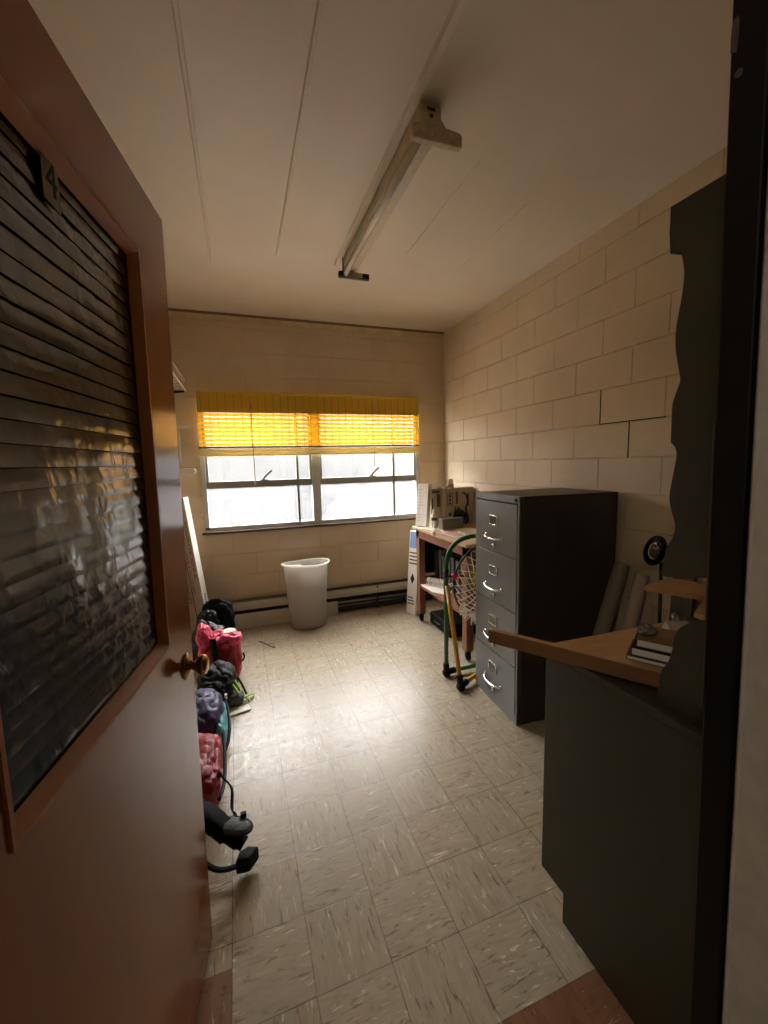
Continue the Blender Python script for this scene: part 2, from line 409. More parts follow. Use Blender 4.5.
def tag(o, label, cat, group=None):
    o['label'] = label; o['category'] = cat
    if group: o['group'] = group
    return o
def struct(o): o['kind'] = 'structure'; return o
def empty(name, loc=(0,0,0), rz=0.0):
    o = bpy.data.objects.new(name, None); C.objects.link(o); o.location = loc; o.rotation_euler = (0,0,rz); o.empty_display_size = 0.1
    return o
def thing(name, label, cat, loc=(0,0,0), rz=0.0, group=None): return tag(empty(name, loc, rz), label, cat, group)
def cr(pts, n=8, closed=False):
    """Catmull-Rom through points"""
    P = [Vector(p) for p in pts]; m = len(P); out = []
    for i in range(m if closed else m - 1):
        if closed: a, b, c, d = P[(i-1)%m], P[i], P[(i+1)%m], P[(i+2)%m]
        else: a, b, c, d = P[max(i-1,0)], P[i], P[i+1], P[min(i+2,m-1)]
        for k in range(n):
            t = k/n
            out.append(0.5*((2*b) + (c-a)*t + (2*a-5*b+4*c-d)*t*t + (3*b-a-3*c+d)*t**3))
    if not closed: out.append(P[-1])
    return out
def bez(pts, n=8):
    return [(p.x, p.y) for p in cr([(a, b, 0) for a, b in pts], n)]
def text(name, body, size, M4, material, parent, ext=0.0004, sx=1.0):
    cu = bpy.data.curves.new(name, 'FONT'); cu.body = body; cu.size = size; cu.extrude = ext; cu.align_x = 'CENTER'; cu.align_y = 'CENTER'
    o = bpy.data.objects.new(name + '_tmp', cu); C.objects.link(o); bpy.context.view_layer.update()
    me = bpy.data.meshes.new_from_object(o); C.objects.unlink(o); bpy.data.objects.remove(o); bpy.data.curves.remove(cu)
    S = Matrix.Diagonal((sx, 1, 1, 1)); me.transform(M4 @ S); me.materials.clear(); me.materials.append(M[material]); me.name = name
    r = bpy.data.objects.new(name, me); C.objects.link(r); r.parent = parent
    return r
def frame4(o, x, y, z=None):
    """matrix whose columns are local axes (orthonormalised) and origin"""
    x = Vector(x).normalized(); y = Vector(y); y = (y - x*x.dot(y)).normalized(); z = x.cross(y)
    m = Matrix.Identity(4)
    for i in range(3): m[i][0] = x[i]; m[i][1] = y[i]; m[i][2] = z[i]; m[i][3] = o[i]
    return m

# ------------------------------------------------------------------ dimensions
XL, XR, YB, ZC = -0.715, 2.084, 4.017, 2.834
WX0, WX1, WZ0, WZ1 = -0.335, 1.795, 0.915, 2.10        # window opening
YF0, YF1 = 0.22, 0.40                                  # wall with the doorway
OX0, OX1, OZ = -0.36, 0.69, 2.20                       # doorway

# ------------------------------------------------------------------ setting
struct(MB().box((-1.6, -2.4, -0.1), (2.3, 4.3, 0.0)).build('floor', 'floor'))
cm = MB().box((XL - .1, YF0, ZC), (XR + .1, YB + .1, ZC + 0.1))
for x, w, t, ya, yb in ((-0.49, .012, .005, YF1, 3.2), (-0.095, .020, .012, YF1, 3.05), (0.302, .018, .010, YF1, 2.85), (1.095, .010, .004, 1.75, 2.6), (1.504, .010, .004, 1.95, 2.7)):
    cm.prism([(x - w/2, ZC), (x - w/4, ZC - t), (x + w/4, ZC - t), (x + w/2, ZC)], ya, yb, 'y')
cm.prism([(0.672, ZC), (0.680, ZC - .014), (0.702, ZC - .014), (0.710, ZC)], YF1, 2.86, 'y')
struct(cm.build('ceiling', 'ceiling'))
wb = MB()
for a, b in (((XL - .1, YB, 0), (WX0, YB + .2, ZC)), ((WX1, YB, 0), (XR + .2, YB + .2, ZC)), ((WX0, YB, 0), (WX1, YB + .2, WZ0)), ((WX0, YB, WZ1), (WX1, YB + .2, ZC))): wb.box(a, b)
struct(wb.build('wall_back', 'wall_back'))
wr = MB().box((XR, YF0, 0), (XR + .2, YB + .2, ZC))
# stepped settlement crack in the block joints
for (y0, z0, y1, z1) in ((1.972, 1.704, 1.972, 1.907), (1.56, 1.704, 1.972, 1.704), (1.769, 1.500, 1.769, 1.704), (1.362, 1.297, 1.362, 1.5)):
    wr.box((XR - .0012, y0 - .0035, z0 - .003), (XR + .01, y1 + .0035, z1 + .003), 1)
struct(wr.build('wall_right', ['wall_right', 'crack']))
struct(MB().box((XL - .2, YF0, 0), (XL, YB + .2, ZC)).build('wall_left', 'wall_back'))
wf = MB()
for a, b in (((XL, YF0, 0), (OX0, YF1, ZC)), ((OX1 + .05, YF0, 0), (XR, YF1, ZC)), ((OX0, YF0, OZ), (OX1 + .05, YF1, ZC))): wf.box(a, b)
struct(wf.build('wall_front', 'wall_back'))
# hall behind the camera
struct(MB().box((-1.6, -2.4, 2.6), (2.3, YF0, 2.7)).build('ceiling_hall', 'hall'))
struct(MB().box((-1.6, -2.5, 0), (2.3, -2.4, 2.7)).build('wall_hall_rear', 'hall'))
struct(MB().box((-1.7, -2.5, 0), (-1.6, YF1, 2.7)).build('wall_hall_left', 'hall'))
struct(MB().box((2.3, -2.5, 0), (2.4, YF1, 2.7)).build('wall_hall_right', 'hall'))
struct(MB().box((-1.6, YF0 - .02, 0), (XL - .2, YF1, 2.7)).build('wall_hall_front', 'hall'))
# crown strip at the top of the back wall
struct(MB().prism([(YB, 2.772), (YB - .012, 2.776), (YB - .014, 2.80), (YB - .022, 2.812), (YB, 2.812)], XL, XR, 'x').build('trim_1', 'trim'))
struct(MB().box((XL, YB - .026, 2.814), (XR, YB, ZC)).build('trim_4', mat('brown_crown_strip', (128, 100, 70), .5)))

# door frame: dark stop towards the room, grey painted frame towards the hall (leaning a little, as the old frame does)
def lean(z): return 0.667 + (1.42 - z) * 0.0425
jf = empty('trim_2'); struct(jf)
def leanbox(x0, x1, y0, y1, z0=0.0, z1=OZ):
    vs = [(lean(z) + dx, y, z) for z in (z0, z1) for dx, y in ((x0, y0), (x1, y0), (x1, y1), (x0, y1))]
    return MB().add(vs, [(0,3,2,1),(4,5,6,7),(0,1,5,4),(1,2,6,5),(2,3,7,6),(3,0,4,7)])
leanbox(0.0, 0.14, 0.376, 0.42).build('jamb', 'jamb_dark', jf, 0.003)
leanbox(0.0, 0.14, 0.20, 0.3755).build('painted_frame', 'jamb_grey', jf, 0.012, 3)
leanbox(-.001, 0.03, 0.4205, 0.4215, 1.10, 1.55).build('pale_edge', 'worn', jf)  # pale strip, paints the highlight along the latch strike edge
ch = MB()
for (y, z, a, b) in ((.414, 2.045, .006, .026), (.408, 1.995, .006, .007)):
    n = 9
    ch.add([(lean(z) - .0008, y + a*math.cos(2*PI*i/n)*(0.7 + .5*random.random()), z + b*math.sin(2*PI*i/n)*(0.7 + .5*random.random())) for i in range(n)], [tuple(range(n-1, -1, -1))])
ch.build('paint_chip', 'worn', jf)
MB().box((OX0, 0.20, OZ - .04), (OX1 + .14, 0.376, OZ + .04)).build('painted_frame', 'jamb_grey', jf, 0.01)
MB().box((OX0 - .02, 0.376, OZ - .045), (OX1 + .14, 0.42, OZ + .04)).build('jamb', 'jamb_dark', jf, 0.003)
MB().box((OX0 - .03, 0.20, 0), (OX0 + .01, 0.376, OZ)).build('painted_frame', 'jamb_grey', jf, 0.01)

# ------------------------------------------------------------------ window
win = struct(empty('window_1', (0, 0, 0)))
def bars(lst, name, m, bev=0.003):
    o = MB()
    for a, b in lst: o.box(a, b)
    return o.build(name, m, win, bev)
ZS0, ZS1 = 0.925, 2.095
bars([((WX0, 4.03, ZS0), (WX0 + .035, 4.12, ZS1)), ((WX1 - .035, 4.03, ZS0), (WX1, 4.12, ZS1)), ((WX0, 4.03, ZS0 - .01), (WX1, 4.12, ZS0 + .03)), ((WX0, 4.03, ZS1 - .03), (WX1, 4.12, ZS1))], 'window_frame', 'alu')
bars([((0.655, 4.025, ZS0), (0.735, 4.12, ZS1))], 'mullion', 'alu')
for x0, x1, xb in ((WX0 + .035, 0.655, 0.517), (0.735, WX1 - .035, 1.507)):
    bars([((x0, 4.035, 1.305), (x1, 4.075, 1.370))], 'meeting_rail', 'alu_dark')
    bars([((x0, 4.04, 1.362), (x0 + .022, 4.075, ZS1 - .03)), ((x1 - .022, 4.04, 1.362), (x1, 4.075, ZS1 - .03)), ((x0, 4.04, ZS1 - .06), (x1, 4.075, ZS1 - .03))], 'sash_frame', 'alu_dark')
    bars([((xb - .012, 4.035, ZS0 + .03), (xb + .012, 4.085, ZS1 - .03))], 'glazing_bar', 'alu_dark')
    MB().box((x0, 4.062, 1.36), (x1, 4.066, ZS1 - .03)).build('upper_pane', 'pane', win)
    MB().box((x0, 4.062, ZS0 + .03), (x1, 4.066, 1.32)).build('lower_pane', 'pane_low', win)
    xm = 0.20 if x0 < 0.5 else 1.26
    hb = MB().box((xm - .03, 4.015, 1.355), (xm + .04, 4.037, 1.378))
    hb.tube(cr([(xm - .01, 4.018, 1.37), (xm + .01, 4.010, 1.405), (xm + .075, 4.005, 1.462)], 5), 0.013, 8)
    hb.build('latch_handle', 'alu_dark', win)
bars([((WX0 - .03, 3.992, 0.893), (WX1 + .005, 4.03, 0.912))], 'window_sill', 'sill', 0.003)
# sash screws along the left of the frame
sc = MB()
for z in (1.05, 1.25, 1.45): sc.lathe([(0.0, 0), (.006, .001), (.006, .006), (0, .007)], 8, M4=Matrix.Translation((WX0 - .012, YB + .001, z)) @ Matrix.Rotation(PI/2, 4, 'X'))
sc.build('screw', 'alu_dark', win)

# outside: ground and wall added to shape the window light, railing and heap before them
struct(MB().box((-9, 4.3, -.35), (11, 7.0, -.25)).build('ground_bounce', mat('bounce_gravel', (222, 220, 212), 0.9, var=0.05, vscale=3)))  # invented ground, kept pale to bounce light up to the ceiling
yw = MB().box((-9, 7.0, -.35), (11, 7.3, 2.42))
struct(yw.build('wall_sky_block', mat('sky_block_render', (38, 38, 39), 0.9, var=0.15, vscale=1.2)))  # invented dark wall, blocks the low sky so the panes stay below white
rl = MB().box((-2.2, 0, 0.40), (1.1, .05, .48))
for x in (-2.2, -.25, 1.05): rl.box((x, .01, -.82), (x + .11, .06, .40))
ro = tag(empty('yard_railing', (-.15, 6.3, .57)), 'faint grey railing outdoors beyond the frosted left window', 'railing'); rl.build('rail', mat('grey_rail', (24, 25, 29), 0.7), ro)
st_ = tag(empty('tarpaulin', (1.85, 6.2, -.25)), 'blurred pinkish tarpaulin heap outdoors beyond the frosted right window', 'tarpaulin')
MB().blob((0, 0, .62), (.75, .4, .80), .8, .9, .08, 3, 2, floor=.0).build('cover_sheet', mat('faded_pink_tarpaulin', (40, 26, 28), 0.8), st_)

# ------------------------------------------------------------------ blind
bl = thing('bamboo_blind', 'yellow bamboo roll-up blind half lowered over the window', 'blind', (0.72, 3.965, 2.16))
x0, x1 = -1.045, 1.045
v = MB().box((x0, -.012, -.018), (x1, .03, 0.0))
v.build('headrail', 'blind_val', bl, 0.004)
v = MB()
z = -0.018; i = 0
while z > -0.178:
    h = .0125
    gap = -0.0008
    dx = .004*noise.noise(Vector((i*1.3, 0, 0)))
    v.box((x0 + dx, -.016 + .002*(i % 2), z - h), (x1 + dx, -.0135 + .002*(i % 2), z)); z -= h + gap; i += 1
# a sprung, bowed slat that lets a line of light through
v.build('valance', 'blind_val', bl)
v = MB(); i = 0; z = -.185
while z > -.475:
    dx = .006*noise.noise(Vector((i*2.3, 4, 0)))
    n = 24; hh = .0275; vs = []
    for kx in range(n + 1):
        xx = x0 + (x1 - x0)*kx/n; wv = .0025*noise.noise(Vector((xx*3, i*.6, 2)))
        vs += [(xx + dx, 0.0, z + wv), (xx + dx, 0.0, z - hh + wv), (xx + dx, .003, z - hh + wv), (xx + dx, .003, z + wv)]
    fs = []
    for kx in range(n):
        for j in range(4): fs.append((kx*4 + j, kx*4 + (j+1) % 4, kx*4 + 4 + (j+1) % 4, kx*4 + 4 + j))
    v.add(vs, fs); z -= .037; i += 1
v.build('slats', 'blind', bl)
v = MB()
v.box((x0 - .01, -.006, -.492), (x1 + .005, .012, -.478), 1)
pts = [(x0 - .015, .003, -.522), (x1 + .01, .003, -.522)]
v.tube(pts, .027, 14)
v.box((x0 - .018, -.008, -.565), (x1 + .012, .014, -.548))
v.build('bottom_roll', ['blind_roll', 'blind_str'], bl)
v = MB()
for k in range(31):
    x = x0 + .03 + k*(x1 - x0 - .06)/30
    v.box((x - .0012, -.018, -.48), (x + .0012, -.0165, -.018)); v.box((x - .0012, .0035, -.48), (x + .0012, .005, -.15))
v.build('strings', 'blind_str', bl)
v = MB().tube([(-.60, -.022, -.1), (-.602, -.022, -.5), (-.60, -.02, -.80)], .004, 6); v.lathe([(0, 0), (.007, .004), (.006, .035), (0, .04)], 8, M4=Matrix.Translation((-.60, -.02, -.84)))
v.build('pull_cord', 'cord', bl)
MB().tube(cr([(.55, -.022, -.1), (.553, -.02, -.5), (.55, -.02, -.70)], 4), .0025, 6).build('pull_cord', 'cord', bl)

# ------------------------------------------------------------------ baseboard heater
hx0, hx1 = -0.74, 2.06
ht = thing('baseboard_heater', 'long metal baseboard heater along the wall under the window', 'heater', ((hx0 + hx1)/2, YB, 0)); hw = (hx1 - hx0)/2
MB().box((-hw, -.012, 0), (hw, -.001, .245)).build('back_plate', 'heater_dark', ht)
MB().prism([(-.012, .245), (-.012, .235), (-.060, .226), (-.078, .200), (-.080, .168), (-.086, .168), (-.084, .206), (-.064, .235)], -hw, hw, 'x').build('cover', 'heater', ht, 0.002)
v = MB()
k = -hw
while k < hw: v.box((k, -.050, .226), (k + .004, -.014, .256 + .006*random.random())); k += .012
v.build('top_fins', 'fins', ht)
v = MB().tube([(-hw + .02, -.05, .105), (hw - .02, -.05, .105)], .011, 12)
v.tube([(-hw + .02, -.03, .06), (hw - .02, -.03, .06)], .008, 10)
v.build('pipe', 'steel', ht)
v = MB().box((-hw, -.075, 0.02), (hw, -.012, .045))
v.build('lower_ledge', 'heater_dark', ht)
for x in (-hw, -.1, .6, hw - .012): MB().box((x, -.078, 0), (x + .012, -.002, .235)).build('bracket', 'heater_dark', ht)

wp = MB().box((-.62, 0, 0), (.62, .016, .134), M4=Matrix.Rotation(-.10, 4, 'X'))
tag(wp.build('plank', 'white_board', None, 0.002, loc=(.215, 3.908, .003)), 'long white laminate plank lying on the floor against the heater', 'plank')

# ------------------------------------------------------------------ door
bx, by, al, tx, ty = -0.1783, 1.2678, 0.1561, 0.0126, -0.0061
U = Vector((-math.sin(al), -math.cos(al), 0)); W = Vector((tx, ty, 1)).normalized(); U = (U - W*U.dot(W)).normalized(); V = W.cross(U)
dr = struct(empty('door_1')); mw = Matrix.Identity(4)
for i in range(3): mw[i][0] = U[i]; mw[i][1] = V[i]; mw[i][2] = W[i]; mw[i][3] = (bx, by, .012)[i]
dr.matrix_world = mw
DW, DH, GT = 0.912, 2.125, 0.044
S0, S1, G0, G1 = 0.185, 0.727, 1.060, 1.968
v = MB()
for a, b in (((0, -GT, 0), (S0, 0, DH)), ((S1, -GT, 0), (DW, 0, DH)), ((S0, -GT, 0), (S1, 0, G0)), ((S0, -GT, G1), (S1, 0, DH))): v.box(a, b)
v.build('door_leaf', 'door_wood', dr)
def stop_ring(y0, y1):
    o = MB(); w = .021
    def bar(p, q, inw):
        # mitred bead with sloping inner face
        p, q, inw = Vector(p), Vector(q), Vector(inw); d = (q - p).normalized()
        a = [p + Vector((0, y0, 0)), p + Vector((0, y1, 0)), p + d*w*.35 + inw*w*.35 + Vector((0, y1, 0)), p + d*w + inw*w + Vector((0, y0, 0))]
        b = [q + Vector((0, y0, 0)), q + Vector((0, y1, 0)), q - d*w*.35 + inw*w*.35 + Vector((0, y1, 0)), q - d*w + inw*w + Vector((0, y0, 0))]
        o.add(a + b, [(0,1,5,4),(1,2,6,5),(2,3,7,6),(3,0,4,7),(0,3,2,1),(4,5,6,7)])
    P = [(S0, 0, G0), (S1, 0, G0), (S1, 0, G1), (S0, 0, G1)]
    for i, inw in enumerate(((0,0,1), (-1,0,0), (0,0,-1), (1,0,0))): bar(P[i], P[(i+1) % 4], inw)
    return o
stop_ring(-.016, 0.004).build('glazing_bead', 'stop_wood', dr)
MB().box((S0, -.026, G0), (S1, -.022, G1)).build('glass_pane', glass_mat('door_glass', (0.55, 0.56, 0.55), 0.0, 0.12), dr)
# overlapping strips of black plastic taped over the pane
v = MB(); k = 0; zt = G1 - .006
n = 70; m = 6
while zt > G0 + .006:
    hgt = .030 + .006*noise.noise(Vector((k*3.1, 8, 1))); zb = max(G0 + .002, zt - hgt - .004)
    sl = .012*noise.noise(Vector((k*.35, 3, 0)))
    xs = S0 + .022 + .010*noise.noise(Vector((k*.4, 1, 5))) + .005*noise.noise(Vector((k*1.9, 2, 5)))
    tiltk = .0030*noise.noise(Vector((k*1.3, 5, 9)))
    vs = []
    for j in range(m + 1):
        for i in range(n + 1):
            x = xs + (S1 - .004 - xs)*i/n
            z = zt + (zb - zt)*j/m + sl*(i/n - .5)
            z = min(max(z, G0 + .001), G1 - .001)
            q = noise.noise(Vector((x*5.5 + k*.15, z*3.0, 4)))
            wr_ = max(0.0, q)*noise.noise(Vector((x*24, k*.9, z*18)))
            y = -.0212 + (.0026 + .0040*(G1 - zt)/(G1 - G0) + tiltk*.7)*math.sin(PI*.5*j/m)*(j/m) + .0014*math.sin(PI*j/m) + .0030*wr_ + .0012*noise.noise(Vector((x*8, z*12, k*.5)))
            vs.append((x, y, z))
    fs = [(j*(n+1)+i, (j+1)*(n+1)+i, (j+1)*(n+1)+i+1, j*(n+1)+i+1) for j in range(m) for i in range(n)]
    v.add(vs, fs, 0, True); zt -= hgt; k += 1
v.build('film_cover', 'film', dr)
# number 4 on a faded sticker
F = frame4((0.478, -.0125, 1.921), (-1, 0, 0), (0, 0, 1))
v = MB().prism([(-.020, -.031), (.021, -.034), (.020, .024), (.017, .032), (-.017, .033), (-.020, .022)], 0, .0012, 'z', M4=F)
st = v.build('number_sticker', 'sticker', dr); st['label'] = 'faded rectangular sticker bearing the numeral 4'
text('numeral', '4', .070, F @ Matrix.Translation((.001, .001, .0016)), 'ink', st, sx=.85)
# knob
def knob(sign, nm='door_knob'):
    yb = 0.0 if sign > 0 else -GT
    R = Matrix.Translation((.066, yb, .950)) @ Matrix.Rotation(-PI/2*sign, 4, 'X')
    o = MB().lathe([(.0, .058), (.016, .0575), (.024, .054), (.0275, .048), (.0275, .043), (.023, .034), (.0155, .027), (.012, .022), (.012, .012)][::-1], 24, M4=R).build(nm, 'brass', dr)
    MB().lathe([(.036, 0), (.036, .003), (.033, .006), (.027, .008), (.024, .011), (.016, .014), (.013, .016)], 28, M4=R).build('rosette', 'brass', o)
    return o
knob(1); knob(-1)
MB().box((-.0012, -.034, .90), (.001, -.010, 1.0)).build('latch_plate', 'brass', dr)
for z in (.2, 1.05, 1.9): MB().tube([(DW + .004, .004, z - .05), (DW + .004, .004, z + .05)], .007, 10).build('hinge', 'brass', dr)

# ------------------------------------------------------------------ ceiling light
lf = thing('fluorescent_light', 'old unlit fluorescent strip light with one bare tube on the ceiling', 'ceiling light', (0.785, 2.15, ZC))
MB().prism([(-.070, -.0005), (-.075, -.078), (.018, -.078), (.012, -.0005)], -.60, .60, 'y').build('channel', 'fixture', lf, .003)
def holder(y, s):
    o = MB().prism([(-.072, -.004), (.010, -.004), (.012, -.050), (.032, -.074), (.092, -.080), (.102, -.090), (.100, -.130), (-.102, -.130), (-.107, -.120), (-.105, -.084), (-.084, -.078), (-.074, -.06)], y - .014, y + .014, 'y')
    h = o.build('lamp_holder', 'fixture_end', lf, .004)
    d = MB().box((-.048, y + s*.0145 - .001, -.030), (-.014, y + s*.0145 + .001, -.020))
    d.lathe([(0, 0), (.007, .0005), (.007, .003), (0, .004)], 10, M4=Matrix.Translation((-.030, y + s*.0135, -.048)) @ Matrix.Rotation(PI/2, 4, 'X'))
    d.build('knockout', 'black', h)
    return h
holder(-.60, -1)
o = MB().box((-.108, .595, -.126), (.100, .625, -.088)).build('lamp_holder', 'black', lf, .006)
for x in (-.068, .068): MB().lathe([(0, 0), (.013, .001), (.013, .005), (.0, .006)], 14, M4=Matrix.Translation((x, .595, -.104)) @ Matrix.Rotation(PI/2, 4, 'X')).build('socket', 'jamb_dark', o)
MB().box((-.05, .593, -.120), (.05, .596, -.092)).build('face_plate', 'fixture_end', o, .002)
MB().box((-.06, .597, -.09), (.0, .612, -.003)).build('end_bracket', 'fixture', lf, .003)
MB().box((-.082, .59, -.09), (-.076, .60, -.004)).build('hanger_strap', 'black', lf)
tb = MB().tube([(-.062, -.575, -.104), (-.062, .585, -.104)], .0165, 20).build('lamp_tube', 'tube', lf)
MB().tube([(-.062, -.587, -.104), (-.062, -.565, -.104)], .0172, 20).build('tube_cap', 'steel', tb)
MB().tube([(-.062, .575, -.104), (-.062, .596, -.104)], .0172, 20).build('tube_cap', 'steel', tb)

# ------------------------------------------------------------------ filing cabinet
fc = thing('filing_cabinet', 'tall grey four-drawer metal filing cabinet against the right wall', 'filing cabinet', (1.400, 2.05, 0), -.053)
hw, dp, hh = .235, .650, 1.306
v = MB()
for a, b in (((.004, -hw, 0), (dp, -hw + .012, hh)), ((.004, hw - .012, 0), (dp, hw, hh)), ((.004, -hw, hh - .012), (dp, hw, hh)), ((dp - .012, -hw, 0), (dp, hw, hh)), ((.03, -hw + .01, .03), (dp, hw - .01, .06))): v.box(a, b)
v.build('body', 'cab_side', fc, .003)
v = MB()
for a, b in (((0, -hw, 1.267), (.03, hw, hh + .001)), ((0, -hw, 0), (.03, -hw + .014, hh)), ((0, hw - .012, 0), (.03, hw, hh)), ((0.002, -hw, 0), (.03, hw, .055))): v.box(a, b)
v.build('front_frame', 'cab_front', fc, .002)
zz = (.058, .338, .653, .960, 1.264)
for i in range(4):
    z0, z1 = zz[i] + .003, zz[i+1] - .003; y0, y1 = -hw + .016, hw - .014
    dwr = MB().box((-.004, y0, z0), (.35, y1, z1)).build('drawer', 'cab_front', fc, .003)
    h = z1 - z0; zl = z0 + h*.63; zh = z0 + h*.26; zk = z0 + h*.13; yc = .012
    v = MB()
    a, b2 = .046, .030
    for p, q in (((-.010, yc - a, zl - b2), (-.004, yc - a + .008, zl + b2)), ((-.010, yc + a - .008, zl - b2), (-.004, yc + a, zl + b2)), ((-.010, yc - a, zl - b2), (-.004, yc + a, zl - b2 + .008)), ((-.010, yc - a, zl + b2 - .008), (-.004, yc + a, zl + b2))): v.box(p, q)
    v.build('label_holder', 'chrome', dwr, .0015)
    MB().box((-.0065, yc - a + .007, zl - b2 + .007), (-.0045, yc + a - .007, zl + b2 - .007)).build('label_card', 'card', dwr)
    v = MB(); g = .088
    v.tube(cr([(-.002, yc - g, zh + .012), (-.016, yc - g*.93, zh + .011), (-.028, yc - g*.6, zh + .006), (-.032, yc, zh + .003), (-.028, yc + g*.6, zh + .006), (-.016, yc + g*.93, zh + .011), (-.002, yc + g, zh + .012)], 6), .0075, 10)
    for s in (-1, 1): v.lathe([(.013, 0), (.012, .004), (.0, .006)], 12, M4=Matrix.Translation((-.004, yc + s*g, zh + .012)) @ Matrix.Rotation(-PI/2, 4, 'Y'))
    v.build('handle', 'chrome', dwr)
    v = MB().lathe([(.012, 0), (.012, .010), (.009, .013), (0, .013)], 14, M4=Matrix.Translation((-.004, yc - .012, zk)) @ Matrix.Rotation(-PI/2, 4, 'Y'))
    v.box((-.016, yc - .012 - .006, zk - .004), (-.010, yc + .014, zk + .004))
    v.build('thumb_latch', 'chrome', dwr)
MB().lathe([(.009, 0), (.009, .008), (.006, .010), (0, .010)], 14, M4=Matrix.Translation((0, -hw + .03, 1.287)) @ Matrix.Rotation(-PI/2, 4, 'Y')).build('lock', 'black', fc)

# ------------------------------------------------------------------ desk with hutch
XD = 0.90; XE = 2.06
dk = thing('hutch_desk', 'dark olive green wooden desk with a tall scalloped hutch beside the doorway', 'desk', (XD, 0.45, 0))
side = [(0, 0), (.478, 0), (.478, .104), (.580, .104), (.580, .880), (0, .880)]
MB().prism(side, 0, .022, 'x').build('end_panel', 'olive', dk, .002)
MB().prism(side, XE - XD - .022, XE - XD, 'x').build('end_panel', 'olive', dk, .002)
v = MB().box((.022, .552, .104), (XE - XD - .022, .574, .88)); v.build('front_panel', 'olive', dk)
MB().box((.022, .455, 0), (XE - XD - .022, .474, .104)).build('toe_kick', 'olive', dk)
MB().box((0, 0, .8802), (XE - XD, .580, .902)).build('top', 'olive', dk, .002)
MB().box((.022, -.004, 0.02), (XE - XD - .022, .008, 2.0)).build('back_panel', 'olive', dk)
W_ = XE - XD
for x in (.06, .06 + (W_ - .16)/3 + .02, .06 + 2*((W_ - .16)/3 + .02)):
    d_ = MB().box((x, .5745, .14), (x + (W_ - .16)/3, .592, .84)).build('door_panel', 'olive', dk, .003)
    MB().lathe([(.008, 0), (.007, .014), (.014, .022), (.012, .03), (0, .032)], 14, M4=Matrix.Translation((x + .04, .592, .7)) @ Matrix.Rotation(-PI/2, 4, 'X')).build('knob', 'brass', d_)
y_ = lambda y: y - .45
top_prof = [(.45, 2.048), (.711, 2.048), (.7105, 2.0), (.706, 1.950), (.694, 1.944), (.684, 1.947), (.678, 1.930)]
scal = bez([(.678, 1.930), (.672, 1.895), (.674, 1.850), (.682, 1.790), (.681, 1.740), (.667, 1.675)], 7) + bez([(.667, 1.665), (.679, 1.630), (.6815, 1.612)], 4) + [(.680, 1.535)] + bez([(.680, 1.535), (.669, 1.522), (.665, 1.500), (.673, 1.440), (.675, 1.405), (.668, 1.375), (.659, 1.348), (.662, 1.318), (.674, 1.296)], 5) + [(.685, 1.225)] + bez([(.685, 1.225), (.670, 1.222), (.63, 1.232), (.56, 1.245), (.51, 1.24), (.500, 1.19), (.53, 1.160), (.580, 1.150), (.620, 1.125), (.642, 1.095), (.647, 1.055), (.655, 1.020), (.671, .985), (.675, .940), (.675, .903)], 5) + [(.45, .903)]
prof = [(y_(a), b) for a, b in top_prof + scal]
for x in (.03, W_ - .05):
    o = MB().prism(prof, x, x + .020, 'x').build('hutch_side', 'olive', dk)
    # lighter front edge of the cut-out
    es = [p for p in prof if p[0] > .03]
    e = MB(); vs = []
    for (a, b) in es[1:-1]: vs += [(x + .0006, a + .0012, b), (x + .0194, a + .0012, b)]
    e.add(vs, [(2*i, 2*i + 1, 2*i + 3, 2*i + 2) for i in range(len(es) - 3)])
    e.build('pale_edge', 'olive_edge', o)
MB().box((.05, .0, 2.02), (W_ - .05, .24, 2.044)).build('hutch_top', 'olive', dk)
sh = bez([(1.029, .803), (1.07, .815), (1.12, .826), (1.165, .822), (1.188, .795), (1.175, .74), (1.13, .69), (1.12, .66)], 5)
sh = [(1.029, .803)] + sh[1:] + [(1.12, .47), (1.16, .45), (.953, .45), (.953, .62), (1.088, .682)]
sh = [(a - XD, b - .45) for a, b in sh]
MB().prism(sh, 1.138, 1.150, 'z').build('shelf', 'board', dk)['label'] = 'bare brown wooden shelf with a rounded corner'
bd = [(.992, .712), (.742, 1.108), (.738, 1.118), (.748, 1.124), (.760, 1.120), (.864, .958), (1.372, .945), (1.372, .47), (1.0, .47)]
bd = [(a - XD, b - .45) for a, b in bd]
o = MB().prism(bd, .906, .950, 'z'); o.mi = [0 if i in (0, 1) else 1 for i in range(len(o.f))]
o.build('writing_board', ['board', 'board_edge'], dk, .002)['label'] = 'bare brown plywood board lying askew across the desk'

# on the board: three books or pads, crumpled wrappers, a leaning card
d1 = Vector((.536, -.844, 0)); d2 = Vector((.844, .536, 0)); zt = .9505
book_labels = ['cream book with thin dark covers, lowest of the desk pile', 'cream book between two others in the desk pile', 'cream book with black cover topmost of the desk pile']
for i, (off, th) in enumerate(((0.006, .012), (.012, .022), (.026, .021))):
    P = Vector((.968, .800, zt)) + d2*off*.9 + d1*(.010*i)
    F = frame4(P, d1, d2)
    r = tag(empty('book'), book_labels[i], 'book', 'books on the desk board'); r.matrix_world = F
    L, D = .17, .125
    MB().box((.003, .002, .0016), (L - .003, D - .002, th - .0016)).build('pages', 'paper', r)
    v = MB().box((0, 0, 0), (L, D, .0016)); v.box((0, 0, th - .0016), (L, D, th)); v.box((0, D - .003, 0), (L, D, th)); v.build('cover', ('cardb_dark', 'rubber', 'board_edge')[i], r)
    zt += th + .0005
def wad(loc, r, seed, label):
    o = MB().blob((0, 0, r*.62), (r, r*.9, r*.7), .8, .9, r*.55, 1.1/r, seed, 26, 16, floor=0.0)
    return tag(o.build('crumpled_wrapper', 'wad', None, loc=loc), label, 'wrapper')
wad((1.045, .80, zt + .0008), .021, 3, 'small crumpled clear wrapper on top of the desk books')
